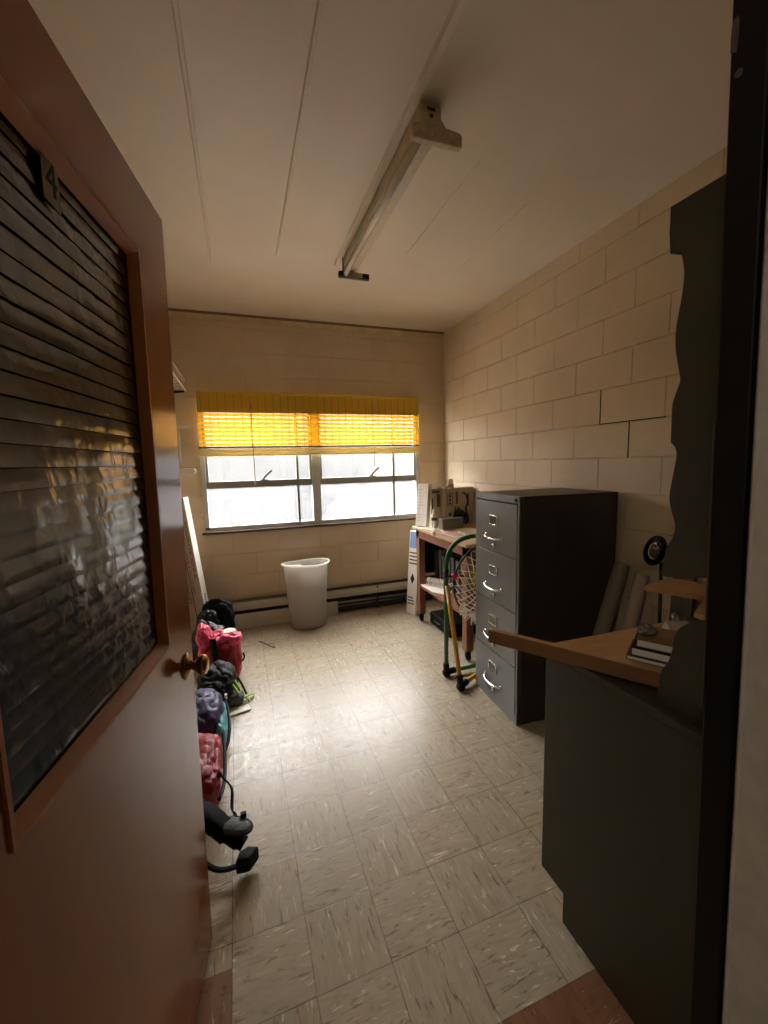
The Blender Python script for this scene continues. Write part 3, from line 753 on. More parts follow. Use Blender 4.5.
wad((1.30, .88, .9505), .032, 8, 'crumpled clear wrapper at the right end of the desk board')
v = MB().box((-.06, -.001, 0), (.06, .001, .085), M4=Matrix.Rotation(.35, 4, 'Y') @ Matrix.Rotation(-.5, 4, 'X'))
F = MB().add([(-.05, -.03, 0), (.06, -.03, 0), (.06, .03, .055), (-.035, .03, .07)], [(0, 1, 2, 3)]).add([(-.05, -.03, 0), (-.035, .03, .07), (-.055, .05, 0)], [(0, 1, 2)])
F.add([(-.05, -.032, 0), (.06, -.032, 0), (.06, .028, .055), (-.035, .028, .07)], [(3, 2, 1, 0)])
tag(F.build('folded_card', 'cream', None, loc=(1.19, .80, .951)), 'folded cream card standing behind the books on the desk board', 'card')

# mirror on a stand, leaning panel, poster tubes
mr = thing('stand_mirror', 'small oval black framed mirror on a thin upright stand behind the desk', 'mirror', (1.96, 1.437, 0))
MB().lathe([(.045, 0), (.045, .006), (.038, .012), (.012, .02), (.0, .02)], 20).build('base', 'black', mr)
MB().tube([(0, 0, .01), (0, 0, .60), (.0, .010, .975)], .0085, 10).build('pole', 'black', mr)
FM = frame4((0, .046, 1.028), Vector((.60, -.80, -.22)), Vector((.12, -.10, 1)))
if FM.col[2].x > 0: FM = frame4((0, .046, 1.028), Vector((-.60, .80, .22)), Vector((.12, -.10, 1)))
hd = MB().lathe([(.0, -.020), (.05, -.018), (.074, -.006), (.080, .004), (.076, .012), (.072, .012), (.070, .006)], 32, sx=.62, M4=FM).build('head', 'black', mr)
MB().lathe([(.071, .006), (.03, .0068), (0, .007)], 32, sx=.62, M4=FM).build('mirror_glass', 'mirror', mr)
gp = MB().box((0, 0, 0), (.016, .105, 1.02), M4=Matrix.Rotation(.045, 4, 'Y'))
tag(gp.build('fibreboard_panel', 'grey_panel', None, .001, loc=(2.012, 1.345, .001)), 'narrow grey fibreboard panel leaning on the wall behind the desk', 'panel')
def ptube(a, b, r, label, m='tube_grey'):
    a, b = Vector(a), Vector(b); t = thing('poster_tube', label, 'tube', a)
    b = b - a; d = b.normalized()
    n = d.orthogonal()
    o = MB().tube([d*0, b], r, 26, caps=False); o.tube([b, d*0], r*.86, 26, caps=False)
    o.build('tube_wall', m, t); MB().tube([d*.01, d*.02], r*.87, 26).build('end_plug', 'cardb_dark', t)
    MB().tube([b - d*.035, b - d*.02], r*.87, 26).build('end_plug', 'cardb_dark', t)
    return t
ptube((1.675, 1.69, .015), (1.998, 1.70, .905), .040, 'grey cardboard poster tube leaning beside the filing cabinet')
ptube((1.79, 1.575, .015), (2.028, 1.60, .868), .036, 'pale grey poster tube leaning nearer the desk', 'carton_side')

# ------------------------------------------------------------------ work table
tbx = 1.48
wt = thing('work_table', 'wooden work table with a reddish frame and casters in the far right corner', 'table', (1.78, 3.03, 0))
def T(x, y): return (x - 1.78, y - 3.03)
a, b = T(1.48, 2.52), T(2.075, 3.505)
MB().box((a[0], a[1], .885), (b[0], b[1], .910)).build('table_top', 'table_top', wt, .003)
v = MB(); a2, b2 = T(1.505, 2.56), T(2.06, 3.47)
for p, q in (((a2[0], a2[1], .81), (a2[0] + .022, b2[1], .885)), ((b2[0] - .022, a2[1], .81), (b2[0], b2[1], .885)), ((a2[0], a2[1], .81), (b2[0], a2[1] + .022, .885)), ((a2[0], b2[1] - .022, .81), (b2[0], b2[1], .885))): v.box(p, q)
v.build('apron', 'table_wood', wt, .002)
for x in (a2[0], b2[0] - .06):
    for y in (a2[1], b2[1] - .065):
        lg = MB().box((x, y, .085), (x + .06, y + .065, .885)).build('leg', 'table_wood', wt, .004)
        c = MB().tube([(x + .022, y + .032, .035), (x + .038, y + .032, .035)], .034, 20); 
        c.box((x + .012, y + .02, .03), (x + .019, y + .045, .085)); c.box((x + .041, y + .02, .03), (x + .048, y + .045, .085)); c.box((x + .005, y + .01, .078), (x + .055, y + .055, .086))
        c.build('caster', 'rubber', lg)
MB().box((a2[0] + .004, a2[1] + .01, .345), (b2[0] - .004, b2[1] - .01, .370)).build('shelf_board', 'table_wood', wt, .002)
v = MB()
for y in (b2[1] - .025,): v.box((a2[0] + .06, y, .46), (b2[0] - .06, y + .012, .80))
v.build('back_panel', 'jamb_dark', wt)

def put_box(name, mats, c, size, rz, label, cat, group=None, tilt=0.0, bevel=.002):
    r = thing(name, label, cat, c, rz, group)
    r.rotation_euler = (0, tilt, rz)
    return r
# binders standing on the lower shelf
for i in range(7):
    y = 3.36 - i*.082; th = (.05, .035, .06, .03, .055, .045, .05)[i]; h = (.30, .33, .29, .34, .31, .30, .33)[i]
    labs = ['dark grey binder nearest the far leg on the table shelf', 'second dark binder from the far leg on the table shelf', 'thick dark grey binder third from the far leg on the shelf', 'thin dark grey binder in the middle of the shelf row', 'dark grey binder fifth from the far leg on the shelf', 'dark grey binder second from the near end of the shelf row', 'dark grey binder at the near end of the shelf row']
    r = thing('binder', labs[i], 'binder', (1.80, y, .3705), 0, 'binders on the table shelf'); r.rotation_euler = (-.06, 0, 0)
    cm_ = mat('binder_cover_%d' % i, ((70, 66, 62), (92, 86, 80), (58, 54, 52), (104, 98, 90), (66, 60, 56), (84, 78, 70), (60, 58, 56))[i], .6)
    v = MB().box((-.13, 0, .002), (.13, .003, h)); v.box((-.13, th - .003, .002), (.13, th, h)); v.box((-.133, 0, .002), (-.130, th, h)); v.build('cover', cm_, r)
    MB().box((-.12, .004, .006), (.125, th - .004, h - .012)).build('pages', 'cardb', r)
# row of white index dividers in front of them
for i in range(8):
    fx_, fy_ = 1.560 + i*.0125, 3.34 - i*.0182
    pos = ['farthest of the row', 'second from the far end', 'third from the far end', 'fourth from the far end', 'fifth from the far end', 'third from the near end', 'second from the near end', 'nearest of the row'][i]
    r = thing('index_folder', 'white folder standing on the table shelf edge, ' + pos, 'folder', (fx_, fy_, .3755), -.6, 'white folders along the shelf edge')
    r.rotation_euler = (0, -.10, PI + .60)
    v = MB().prism([(-.008, 0), (.008, 0), (.008, .066), (.004, .074), (-.004, .074), (-.008, .066)], -.030, 0.012, 'x')
    v.build('folder_body', 'paper', r, .002)
    MB().box((.0122, -.005, .016), (.0130, .005, .044)).build('label', 'cardb', r)
pp_ = [(1.512, 3.40), (1.62, 3.37), (1.70, 3.10), (1.585, 3.03), (1.515, 3.16), (1.508, 3.30)]
v = MB().prism(pp_, .3708, .3745, 'z')
tag(v.build('paper_sheaf', 'paper'), 'loose white papers on the table shelf under the row of white folders', 'papers')
cs = thing('storage_case', 'black case on the floor beneath the work table', 'case', (1.79, 3.18, 0))
MB().box((-.2, -.20, .001), (.2, .20, .115)).build('case_body', 'rubber', cs, .02, 4); MB().box((-.201, -.202, .080), (.201, .202, .086)).build('lid_seam', 'black', cs)
MB().tube(cr([(-.205, -.07, .07), (-.225, -.05, .075), (-.225, .05, .075), (-.205, .07, .07)], 5), .008, 8).build('handle', 'black', cs)

# narrow printed carton leaning at the end of the table
Bl, Br = Vector((1.478, 3.690, .004)), Vector((1.533, 3.583, .004))
fd = (Br - Bl).normalized(); up = Vector((.110, -.04, .773)).normalized()
F = frame4(Bl, fd, up)   # local x along face, y up, z = outwards from face (x cross y)
nb = empty('carton'); nb.matrix_world = F; tag(nb, 'tall narrow white carton with black diamond leaning at the end of the table', 'carton')
FW, FT_, FH = (Br - Bl).length, .06, .83
if F.col[2].x > 0: sgn = -1
else: sgn = 1
MB().box((0, 0, -FT_ if sgn > 0 else 0), (FW, FH, 0 if sgn > 0 else FT_), 0).build('carton_body', 'paper', nb, .002)
zf = .0007*sgn
def decal(poly, name, m, par=nb): 
    return MB().prism(poly, min(0, zf), max(0, zf), 'z').build(name, m, par)
decal([(FW*.5, .30), (FW*.5 + .026, .355), (FW*.5, .41), (FW*.5 - .026, .355)], 'black_diamond', 'ink')
decal([(.008, .66), (FW - .008, .66), (FW - .008, .82), (.008, .82)], 'blue_panel', 'blue')
for k in range(4): MB().box((.008, .50 + k*.035, min(0, zf)), (FW - .008, .514 + k*.035, max(0, zf))).build('printed_line', 'cardb_dark', nb)
for k in range(3): MB().box((.012, .10 + k*.03, min(0, zf)), (FW - .02 - .01*k, .112 + k*.03, max(0, zf))).build('printed_line', 'cardb_dark', nb)

# cartons on the table
def carton(label, o, ux, w, d, h, m_front, m_side, lean=(0, 0), group=None):
    """o: near-left bottom corner; ux: direction of front face"""
    ux = Vector(ux).normalized(); uz = Vector((lean[0], lean[1], 1)).normalized()
    F = frame4(o, ux, ux.cross(uz) * -1 if False else uz.cross(ux))
    r = empty('carton'); r.matrix_world = F; tag(r, label, 'carton', group)
    b_ = MB().box((0, 0, 0), (w, d, h)); b_.mi = [1, 1, 0, 1, 1, 1]
    b_.build('carton_body', [m_front, m_side], r, .002)
    return r
zt = .9105
c1 = carton('tall white carton with handwriting at the window end of the table', (1.502, 3.475, zt + .007), (.45, -.89, 0), .125, .05, .39, 'paper', 'cream', (.13, .0))
rr = random.Random(3)
for k in range(11):
    w_ = .02 + .045*rr.random(); z = .05 + k*.028
    MB().box((.014 + .01*rr.random(), -.0007, z), (.014 + w_, 0, z + .005)).build('handwriting', 'cardb', c1)
c2 = carton('grey carton with a dark printed band between the white carton and the larger box', (1.650, 3.44, zt + .002), (.92, -.06, 0), .10, .045, .355, 'cardb', 'carton_side', (.03, 0))
for a_, c_ in (((.004, -.0007, .14), (.02, 0, .25)), ((.055, -.0007, .17), (.088, 0, .29)), ((.01, -.0007, .30), (.085, 0, .325))): MB().box(a_, c_).build('printed_band', 'cardb_dark', c2)
MB().add([(.0, .0, .34), (.06, .0, .34), (.055, -.02, .40), (.005, -.015, .395)], [(0, 1, 2, 3)]).add([(.0, .002, .34), (.06, .002, .34), (.055, -.018, .40), (.005, -.013, .395)], [(3, 2, 1, 0)]).build('flap', 'paper', c2)
c3 = carton('larger grey carton with round logo and open flaps on the table', (1.758, 3.38, zt + .002), (1, .03, 0), .305, .09, .345, 'cardb', 'carton_side', (.02, 0))
v = MB(); 
def ring_rect(v, x0, x1, z0, z1, t):
    for a, b in (((x0, z0), (x1, z0 + t)), ((x0, z1 - t), (x1, z1)), ((x0, z0), (x0 + t, z1)), ((x1 - t, z0), (x1, z1))): v.box((a[0], -.0007, a[1]), (b[0], 0, b[1]))
ring_rect(v, .025, .085, .175, .295, .006)
for k in range(3): v.box((.042, -.0007, .19 + k*.034), (.068, 0, .212 + k*.034))
n = 14; v.add([(.055 + .017*math.cos(2*PI*i/n), -.0008, .10 + .020*math.sin(2*PI*i/n)) for i in range(n)], [tuple(range(n))])
v.build('printed_logo', 'cardb_dark', c3)
for a_, c_ in (((.118, -.0007, .195), (.140, 0, .31)), ((.105, -.0007, .03), (.118, 0, .17)), ((.130, -.0007, .03), (.160, 0, .16)), ((.24, -.0007, .17), (.262, 0, .29)), ((.015, -.0007, .02), (.06, 0, .035))): MB().box(a_, c_).build('printed_band', 'cardb_dark', c3)
MB().add([(.0, .0, .345), (.10, .0, .345), (.09, -.01, .39), (.02, -.03, .37)], [(0, 1, 2, 3)]).add([(.0, .003, .345), (.10, .003, .345), (.09, -.007, .39), (.02, -.027, .37)], [(3, 2, 1, 0)]).build('flap', 'carton_side', c3)
MB().add([(.02, -.004, .335), (.065, -.004, .335), (.085, -.012, .425), (.045, -.012, .43)], [(0, 1, 2, 3)]).add([(.02, -.002, .335), (.065, -.002, .335), (.085, -.010, .425), (.045, -.010, .43)], [(3, 2, 1, 0)]).build('tag', 'paper', c3)
cb = MB().tube(cr([(1.93, 3.352, 1.215), (1.965, 3.345, 1.185), (1.975, 3.34, 1.12), (1.955, 3.335, 1.06), (1.975, 3.335, .98), (1.96, 3.33, .925)], 7), .008, 8)
cb.blob((1.90, 3.345, .985), (.075, .026, .070), .9, .9, .02, 14, 4, 26, 14, floor=.911)
cb.tube(cr([(1.84, 3.33, .93), (1.88, 3.315, .98), (1.93, 3.315, 1.0), (1.97, 3.32, .96), (1.94, 3.32, .925)], 6), .008, 8)
tag(cb.build('power_cable', 'black'), 'black cable bundle slumped in front of the larger carton', 'cable')
# bottle
bt = thing('bottle', 'white plastic bottle with dark label on the table', 'bottle', (1.610, 3.300, zt))
MB().lathe([(0, 0), (.027, .001), (.029, .008), (.029, .105), (.026, .122), (.014, .136), (.012, .142)], 24).build('bottle_body', 'bottle', bt)
MB().lathe([(.0125, .140), (.0145, .142), (.0145, .168), (.012, .172), (0, .172)], 20).build('cap', 'bottle', bt)
lb = MB(); n = 10
for i in range(n + 1):
    a_ = PI*1.02 + PI*.7*i/n
    lb.add([(.0295*math.cos(a_), .0295*math.sin(a_), .07), (.0295*math.cos(a_), .0295*math.sin(a_), .098)], [])
lb.f = [[2*i, 2*i + 2, 2*i + 3, 2*i + 1] for i in range(n)]; lb.mi = [0]*n; lb.sm = [True]*n
lb.build('bottle_label', 'cardb_dark', bt)
# small grey case
gc = thing('plastic_case', 'small boxy grey plastic case lying on the table papers', 'case', (1.735, 3.215, zt + .002), .19)
MB().box((-.118, -.03, 0), (.118, .03, .092)).build('case_body', 'greybox', gc, .006, 3); MB().box((-.112, -.031, .006), (.112, -.0302, .074)).build('front_plate', 'greybox', gc, .0002)
for i, (x, y, rz, m, lab) in enumerate(((1.58, 3.30, .2, 'paper', 'white paper sheet under the bottle on the table'), (1.66, 3.08, -.3, 'redprint', 'red printed leaflet in front of the grey case'), (1.85, 3.06, .5, 'paper', 'white paper at the table edge near the filing cabinet'), (1.62, 2.93, .1, 'redprint', 'red printed leaflet at the near left edge of the table'))):
    r = thing('leaflet', lab, 'paper', (x, y, zt + .0002*i), rz, 'papers on the table')
    MB().box((-.075, -.10, 0), (.075, .10, .0012)).build('sheet', 'paper', r)
    if m == 'redprint':
        v = MB()
        for k in range(5): v.box((-.065, -.085 + k*.035, .0012), (.065 - .02*(k % 2), -.062 + k*.035, .0016))
        v.build('red_print', 'redprint', r)
tr = MB().tube([(1.468, 3.04, .902), (1.484, 3.04, .917)], .020, 14)
tr.ribbon(cr([(1.482, 3.04, .935), (1.49, 3.07, .96), (1.51, 3.09, .99)], 4), .02, .002, (1, 0, 0))
tag(tr.build('tape_clip', 'paper'), 'small white clip at the left edge of the table top', 'clip')

# ------------------------------------------------------------------ folding net goal
gl = thing('net_goal', 'folding rebound net on green and yellow tubes beside the filing cabinet', 'net goal', (1.28, 2.45, 0))
def G(x, y, z): return (x - 1.28, y - 2.45, z)
r_ = .0155
arch = [G(1.278, 2.450, .05), G(1.280, 2.450, .40), G(1.282, 2.450, .74)] + cr([G(1.282, 2.450, .78), G(1.290, 2.449, .85), G(1.320, 2.447, .915), G(1.385, 2.445, .965), G(1.47, 2.443, .985)], 6) + [G(1.95, 2.443, .985)]
MB().tube(arch, r_, 14).build('green_arch', 'green', gl)
MB().tube([G(1.29, 2.447, .036), G(1.93, 2.455, .036)], r_, 14).build('green_foot', 'green', gl)
MB().tube([G(1.95, 2.443, .985), G(1.95, 2.452, .05)], r_, 14).build('green_upright', 'green', gl)
MB().tube([G(1.283, 2.440, .66), G(1.281, 2.258, .06)], r_, 14).build('yellow_leg', 'yellow', gl)
MB().tube([G(1.281, 2.253, .036), G(1.44, 2.328, .036), G(1.90, 2.345, .036)], r_, 14).build('yellow_foot', 'yellow', gl)
MB().tube([G(1.90, 2.345, .036), G(1.93, 2.440, .66)], r_, 14).build('yellow_leg', 'yellow', gl)
def corner(p, q, r):
    p, q, r = Vector(p), Vector(q), Vector(r)
    o = MB().tube(cr([q + (p - q)*1.0, q + (p - q)*.3, q + (r - q)*.3, r], 5), .022, 14)
    o.blob(q + Vector((0, 0, -.006)), (.030, .028, .026), .8, .8, 0, 1, 0, 16, 10, floor=.001)
    return o
corner(G(1.278, 2.450, .095), G(1.280, 2.450, .034), G(1.345, 2.448, .036)).build('corner_fitting', 'rubber', gl)
corner(G(1.281, 2.270, .10), G(1.281, 2.253, .034), G(1.34, 2.281, .036)).build('corner_fitting', 'rubber', gl)
corner(G(1.95, 2.452, .095), G(1.948, 2.454, .034), G(1.89, 2.455, .036)).build('corner_fitting', 'rubber', gl)
MB().tube([G(1.56, 2.453, .02), G(1.56, 2.453, .05)], .024, 14).build('rubber_foot', 'rubber', gl)
MB().tube([G(1.282, 2.45, .70), G(1.282, 2.45, .775)], .0185, 14).build('joint_sleeve', 'black', gl)
cc = Vector(G(1.60, 2.428, .655)); R0 = .272
MB().tube([cc + Vector((R0*math.cos(2*PI*i/48), 0, R0*math.sin(2*PI*i/48))) for i in range(48)], .008, 8, closed=True).build('hoop', 'black', gl)
MB().tube([G(1.262, 2.445, .722), G(1.42, 2.43, .715)], .008, 8).build('cross_rod', 'black', gl)
MB().tube([G(1.322, 2.437, .720), G(1.372, 2.433, .717)], .020, 14).build('red_grip', 'red', gl)
MB().tube([G(1.30, 2.44, .66), G(1.335, 2.435, .66)], .014, 10).build('white_tie', 'paper', gl)
# knotted net
nt = MB()
def netp(th, t):
    rr = R0*(1 - t); sag = -.085*math.sin(PI*min(t*1.3, 1))*(1 - .25*math.sin(th)) ; drop = -.11*t*(1 - t)*2.0
    jit = .006*noise.noise(Vector((math.cos(th)*5, math.sin(th)*5, t*9)))
    return cc + Vector((rr*math.cos(th) + jit, max(sag, -.095), rr*math.sin(th) + drop + jit))
NS = 30
for k in range(NS):
    for s in (1, -1):
        pts = [netp(2*PI*k/NS + s*1.15*t, t*.93) for t in [i/16 for i in range(17)]]
        nt.tube(pts, .0032, 5, caps=False)
nt.build('net', 'net', gl)
nt = MB(); rr = random.Random(11)
for k in range(26):
    a0 = -PI*.86 + PI*.62*rr.random(); p = cc + Vector((R0*.97*math.cos(a0), -.018 - .03*rr.random(), R0*.97*math.sin(a0) - .01))
    pts = [p]
    for i in range(6): pts.append(p + Vector((rr.uniform(-.035, .035), rr.uniform(-.03, .012), rr.uniform(-.045, .03))))
    nt.tube(cr(pts, 4), .0032, 5)
nt.build('gathered_cord', 'net', gl)
yc_ = MB(); rr = random.Random(5)
for k in range(4):
    w_, h_ = .05 + .02*k*.6, .10 + .015*k
    yc_.tube(cr([G(1.50 + w_*math.cos(a_)*.8, 2.325 + .004*k, .72 + h_*math.sin(a_)) for a_ in [2*PI*i/10 for i in range(10)]], 4, True), .0042, 6, closed=True)
yc_.tube(cr([G(1.46, 2.325, .66), G(1.50, 2.32, .65), G(1.55, 2.322, .655)], 5), .006, 6)
tag(yc_.build('rope_coil', 'ycord', None, loc=(1.28, 2.45, 0)), 'coil of yellow rope hanging on the net of the goal', 'rope')

# ------------------------------------------------------------------ waste bin
bn = thing('waste_bin', 'milky white oval plastic waste bin on the floor under the window', 'bin', (.512, 3.735, 0), -.05)
prof = [(.118, .0), (.128, .004), (.136, .03), (.165, .575), (.168, .60)]
b_ = MB().lathe(prof, 40, sx=1.20, sy=.72); b_.lathe([(p[0] - .004, p[1] + .004) for p in prof][::-1], 40, sx=1.20, sy=.72)
b_.f = [f for f in b_.f if not (len(f) > 4 and all(b_.v[i].z > .55 for i in f))]; b_.mi = [0]*len(b_.f); b_.sm = [True]*len(b_.f)
b_.build('bin_body', 'bin', bn)
def oval(rx, ry, z, n=48, wav=0.0): return [(rx*math.cos(2*PI*i/n), ry*math.sin(2*PI*i/n), z + wav*math.sin(4*PI*i/n + .6)) for i in range(n)]
MB().tube(oval(.213, .130, .606, 48, .007), .0095, 8, closed=True).build('rim', 'bin_rim', bn)
lin_ = MB(); n = 60; rows = 10; vs = []
for j in range(rows + 1):
    t = j/rows; z = .605 - .42*t
    for i in range(n):
        a_ = 2*PI*i/n; k_ = (.158 - .02*t) + .004*noise.noise(Vector((math.cos(a_)*4, math.sin(a_)*4, t*6)))
        vs.append((k_*1.18*math.cos(a_), k_*.71*math.sin(a_), z + (.012*noise.noise(Vector((math.cos(a_)*3, math.sin(a_)*3, 7))) if j == 0 else 0)))
lin_.add(vs, [(j*n + i, j*n + (i+1) % n, (j+1)*n + (i+1) % n, (j+1)*n + i) for j in range(rows) for i in range(n)], 0, True)
lin_.blob((-.07, -.01, .54), (.055, .055, .055), .9, .9, .035, 16, 2, 28, 18)
lin_.build('liner', 'bag_liner', bn)
MB().blob((0, 0, .245), (.158, .094, .235), .45, .95, .008, 9, 6, 40, 22).build('rubbish', 'trash', bn)

# ------------------------------------------------------------------ left wall shelving
ws = thing('wire_shelf', 'small white wire shelf high on the left wall near the window', 'shelf', (XL, 3.45, 2.15))
v = MB()
for z in (.0, .075): v.tube([(.317, -.75, z), (.317, .45, z)], .0055, 6)
for k in range(6): v.tube([(.02 + .06*k, -.75, 0), (.02 + .06*k, .45, 0)], .003, 6)
k = -.74
while k <= .45: v.tube([(.01, k, .002), (.317, k, .002), (.317, k, .075)], .0045, 6); k += .12
v.build('wire_deck', 'white_metal', ws)
MB().prism([(.0, -.12), (.0, -.006), (.310, -.006), (.310, -.02), (.08, -.045)], .425, .435, 'y').build('bracket', 'jamb_dark', ws)
MB().prism([(.0, -.12), (.0, -.006), (.310, -.006), (.310, -.02), (.08, -.045)], -.70, -.69, 'y').build('bracket', 'jamb_dark', ws)
def bracket(z, L, h, tilt, label):
    r = thing('shelf_bracket', label, 'bracket', (XL, 3.90, z), 0, 'white shelf brackets')
    MB().prism([(.002, -h), (.002, h*.3), (L, tilt + h*.5), (L + .004, tilt), (L, tilt - h*.5)], -.012, .012, 'y').build('arm', 'white_metal', r, .002)
    MB().box((.002, -.014, -h - .03), (.012, .014, h + .03)).build('wall_plate', 'white_metal', r)
    return r
bracket(1.83, .320, .020, .016, 'thin white shelf bracket on the left wall, level with the blind')
b2_ = bracket(1.472, .340, .045, 0.0, 'thick white shelf bracket on the left wall, lower than the other')
MB().lathe([(.0, 0), (.008, .001), (.008, .016), (0, .017)], 10, M4=Matrix.Translation((.337, 0, .0)) @ Matrix.Rotation(PI/2, 4, 'Y')).build('end_cap', 'white_metal', b2_)
v = MB().ribbon(cr([(XL + .237, 3.885, 1.815), (XL + .240, 3.884, 1.70), (XL + .237, 3.886, 1.56)], 4), .016, .002, (0, 1, 0))
tag(v.build('paper_strip', 'paper'), 'narrow white strip hanging from the upper shelf bracket', 'strip')
# the standards the brackets hook into
sd = thing('shelf_standard', 'white slotted upright on the left wall holding the brackets', 'upright', (XL, 3.90, 1.2))
MB().box((0.0, -.016, 0), (.012, .016, 1.1)).build('upright_bar', 'white_metal', sd)

# long flat carton leaning in the corner
A0, A1 = Vector((-.338, 3.74, .012)), Vector((-.466, 3.74, 1.258))
upv = (A1 - A0).normalized(); H_ = (A1 - A0).length
F = frame4(A0, upv, Vector((.90, -.42, 0))); F = frame4(A0, Vector(F.col[1][:3]), upv)
lc = empty('flat_carton'); lc.matrix_world = F; tag(lc, 'long flat white carton with black lettering leaning in the left corner', 'carton')
# local x to the right, y up the carton, z towards the camera
zs = 1 if F.col[2].y < 0 else -1
wdt = .215
vb = MB().add([(-.27, .0, 0), (0, 0, 0), (0, H_, 0), (-.27, H_, 0), (-.27, .0, -.075*zs), (0, 0, -.075*zs), (0, H_, -.075*zs), (-.27, H_, -.075*zs)],
    [(0,1,2,3), (7,6,5,4), (0,4,5,1), (1,5,6,2), (2,6,7,3), (3,7,4,0)], 0)
vb.mi = [0, 0, 0, 1, 1, 0]
if zs < 0: vb.f = [list(reversed(f)) for f in vb.f]
vb.build('carton_body', ['cardb', 'paper'], lc, .002)
def ltext(s, size, x, y, sx=1.0):
    m4 = Matrix.Translation((x, y, .0008*zs)) @ Matrix.Rotation(-PI/2, 4, 'Z')
    if zs < 0: m4 = m4 @ Matrix.Rotation(PI, 4, 'X')
    text('lettering', s, size, m4, 'ink', lc, sx=sx)
ltext('MONTH CHECKLINE 36', .040, -.028, .80, 1.15)
ltext('MODEL 4110 LIGHT GREY', .030, -.066, .60, 1.1)
ltext('PACK OF 6', .032, -.112, .42, 1.1)
MB().box((-.089, .08, 0 if zs > 0 else -.001), (-.083, H_ - .1, .001 if zs > 0 else 0)).build('printed_rule', 'ink', lc)
v = MB()
for k in range(4): v.box((0, .33 + .022*k, -.05*1 if zs > 0 else .03), (.0008, .338 + .022*k, -.03 if zs > 0 else .05))
v.build('edge_print', 'ink', lc)

# ------------------------------------------------------------------ bags on the floor
def mesh_bag(root, name, m, **kw):
    return MB().blob(**kw).build(name, m, root)
# black backpack at the back
bg = thing('backpack', 'black backpack slumped on the floor before the leaning carton', 'backpack', (-.262, 3.55, 0))
MB().blob((0, 0, .19), (.150, .105, .225), .75, .8, 0.0211, 8, 1, floor=.002, fold=.02).build('main_body', 'bk_black', bg)
MB().blob((-.06, -.09, .27), (.09, .06, .10), .8, .8, 0.0211, 10, 4, fold=.02).build('top_flap', 'bk_gloss', bg)
MB().tube(cr([(-.05, -.02, .39), (-.03, -.03, .425), (.03, -.03, .425), (.05, -.01, .385)], 6), .011, 8).build('grab_loop', 'bk_black', bg)
MB().ribbon(cr([(.09, -.10, .36), (.12, -.13, .25), (.10, -.14, .12), (.06, -.13, .03)], 6), .03, .006, (0, -1, 0)).build('strap', 'bk_black', bg)
jk = thing('jacket', 'shiny black nylon jacket heaped behind the pink backpack', 'jacket', (-.32, 3.28, 0))
MB().blob((0, 0, .165), (.135, .12, .20), .85, .85, 0.0316, 7, 9, floor=.002, fold=.035, taper=.25).build('jacket_body', 'bk_gloss', jk)
MB().blob((.075, -.045, .245), (.085, .06, .07), .85, .85, 0.0192, 11, 12, fold=.02).build('hood', 'bk_gloss', jk)
# pink and crimson backpack
pk = thing('backpack', 'crimson and pink backpack standing on the floor by the door', 'backpack', (-.20, 3.035, 0))
MB().blob((0.005, 0, .155), (.125, .12, .175), .6, .7, 0.0167, 8, 3, floor=.002, fold=.02, taper=.05).build('main_body', 'bk_crimson', pk)
MB().blob((.02, -.01, .285), (.115, .105, .050), .7, .75, 0.0211, 10, 7, fold=.015).build('top_flap', 'bk_pink', pk)
MB().blob((-.115, -.03, .30), (.055, .07, .115), .8, .8, 0.0211, 12, 15, fold=.02).build('side_pocket', 'bk_pink', pk)
v = MB().blob((.045, .0, .334), (.048, .045, .012), .8, .8, .006, 18, 5); v.build('white_patch', 'paper', pk)
MB().ribbon(cr([(-.055, -.10, .335), (-.045, -.13, .25), (-.03, -.135, .15), (-.02, -.125, .06)], 6), .04, .008, (0, -1, 0)).build('strap', 'olive_bag', pk)
MB().tube(cr([(.128, -.05, .12), (.14, -.06, .15), (.135, -.05, .18)], 5), .006, 6).build('side_buckle', 'rubber', pk)
MB().ribbon(cr([(-.05, -.127, .085), (.04, -.132, .08), (.115, -.07, .085)], 6), .02, .005, (0, -1, 0)).build('base_band', 'bk_pink', pk)
# dark olive backpack with lime straps, lying down
ob = thing('backpack', 'dark olive backpack with lime green straps lying flat on the floor', 'backpack', (-.225, 2.72, 0))
MB().blob((-.005, 0.02, .115), (.12, .15, .125), .75, .75, 0.0192, 9, 21, floor=.002, fold=.025).build('main_body', 'olive_bag', ob)
MB().blob((.10, -.075, .045), (.055, .06, .04), .8, .8, .006, 10, 22, floor=.002).build('back_pad', 'grey_pad', ob)
MB().ribbon(cr([(.02, .02, .225), (.07, -.02, .185), (.115, -.05, .115), (.155, -.07, .04), (.19, -.05, .028), (.215, -.02, .012)], 7), .020, .005, (0, 0, 1)).build('lime_strap', 'lime', ob)
MB().ribbon(cr([(.05, -.06, .20), (.09, -.085, .14), (.125, -.10, .08), (.17, -.09, .03), (.19, -.11, .012)], 7), .014, .005, (0, 0, 1)).build('lime_strap', 'lime', ob)
MB().tube(cr([(.0, .12, .22), (.06, .10, .19), (.13, .03, .10), (.17, -.04, .03)], 6), .007, 6).build('cord', 'rubber', ob)
MB().blob((-.03, -.14, .15), (.085, .05, .055), .8, .8, 0.0211, 12, 23, fold=.02).build('front_pocket', 'bk_black', ob)
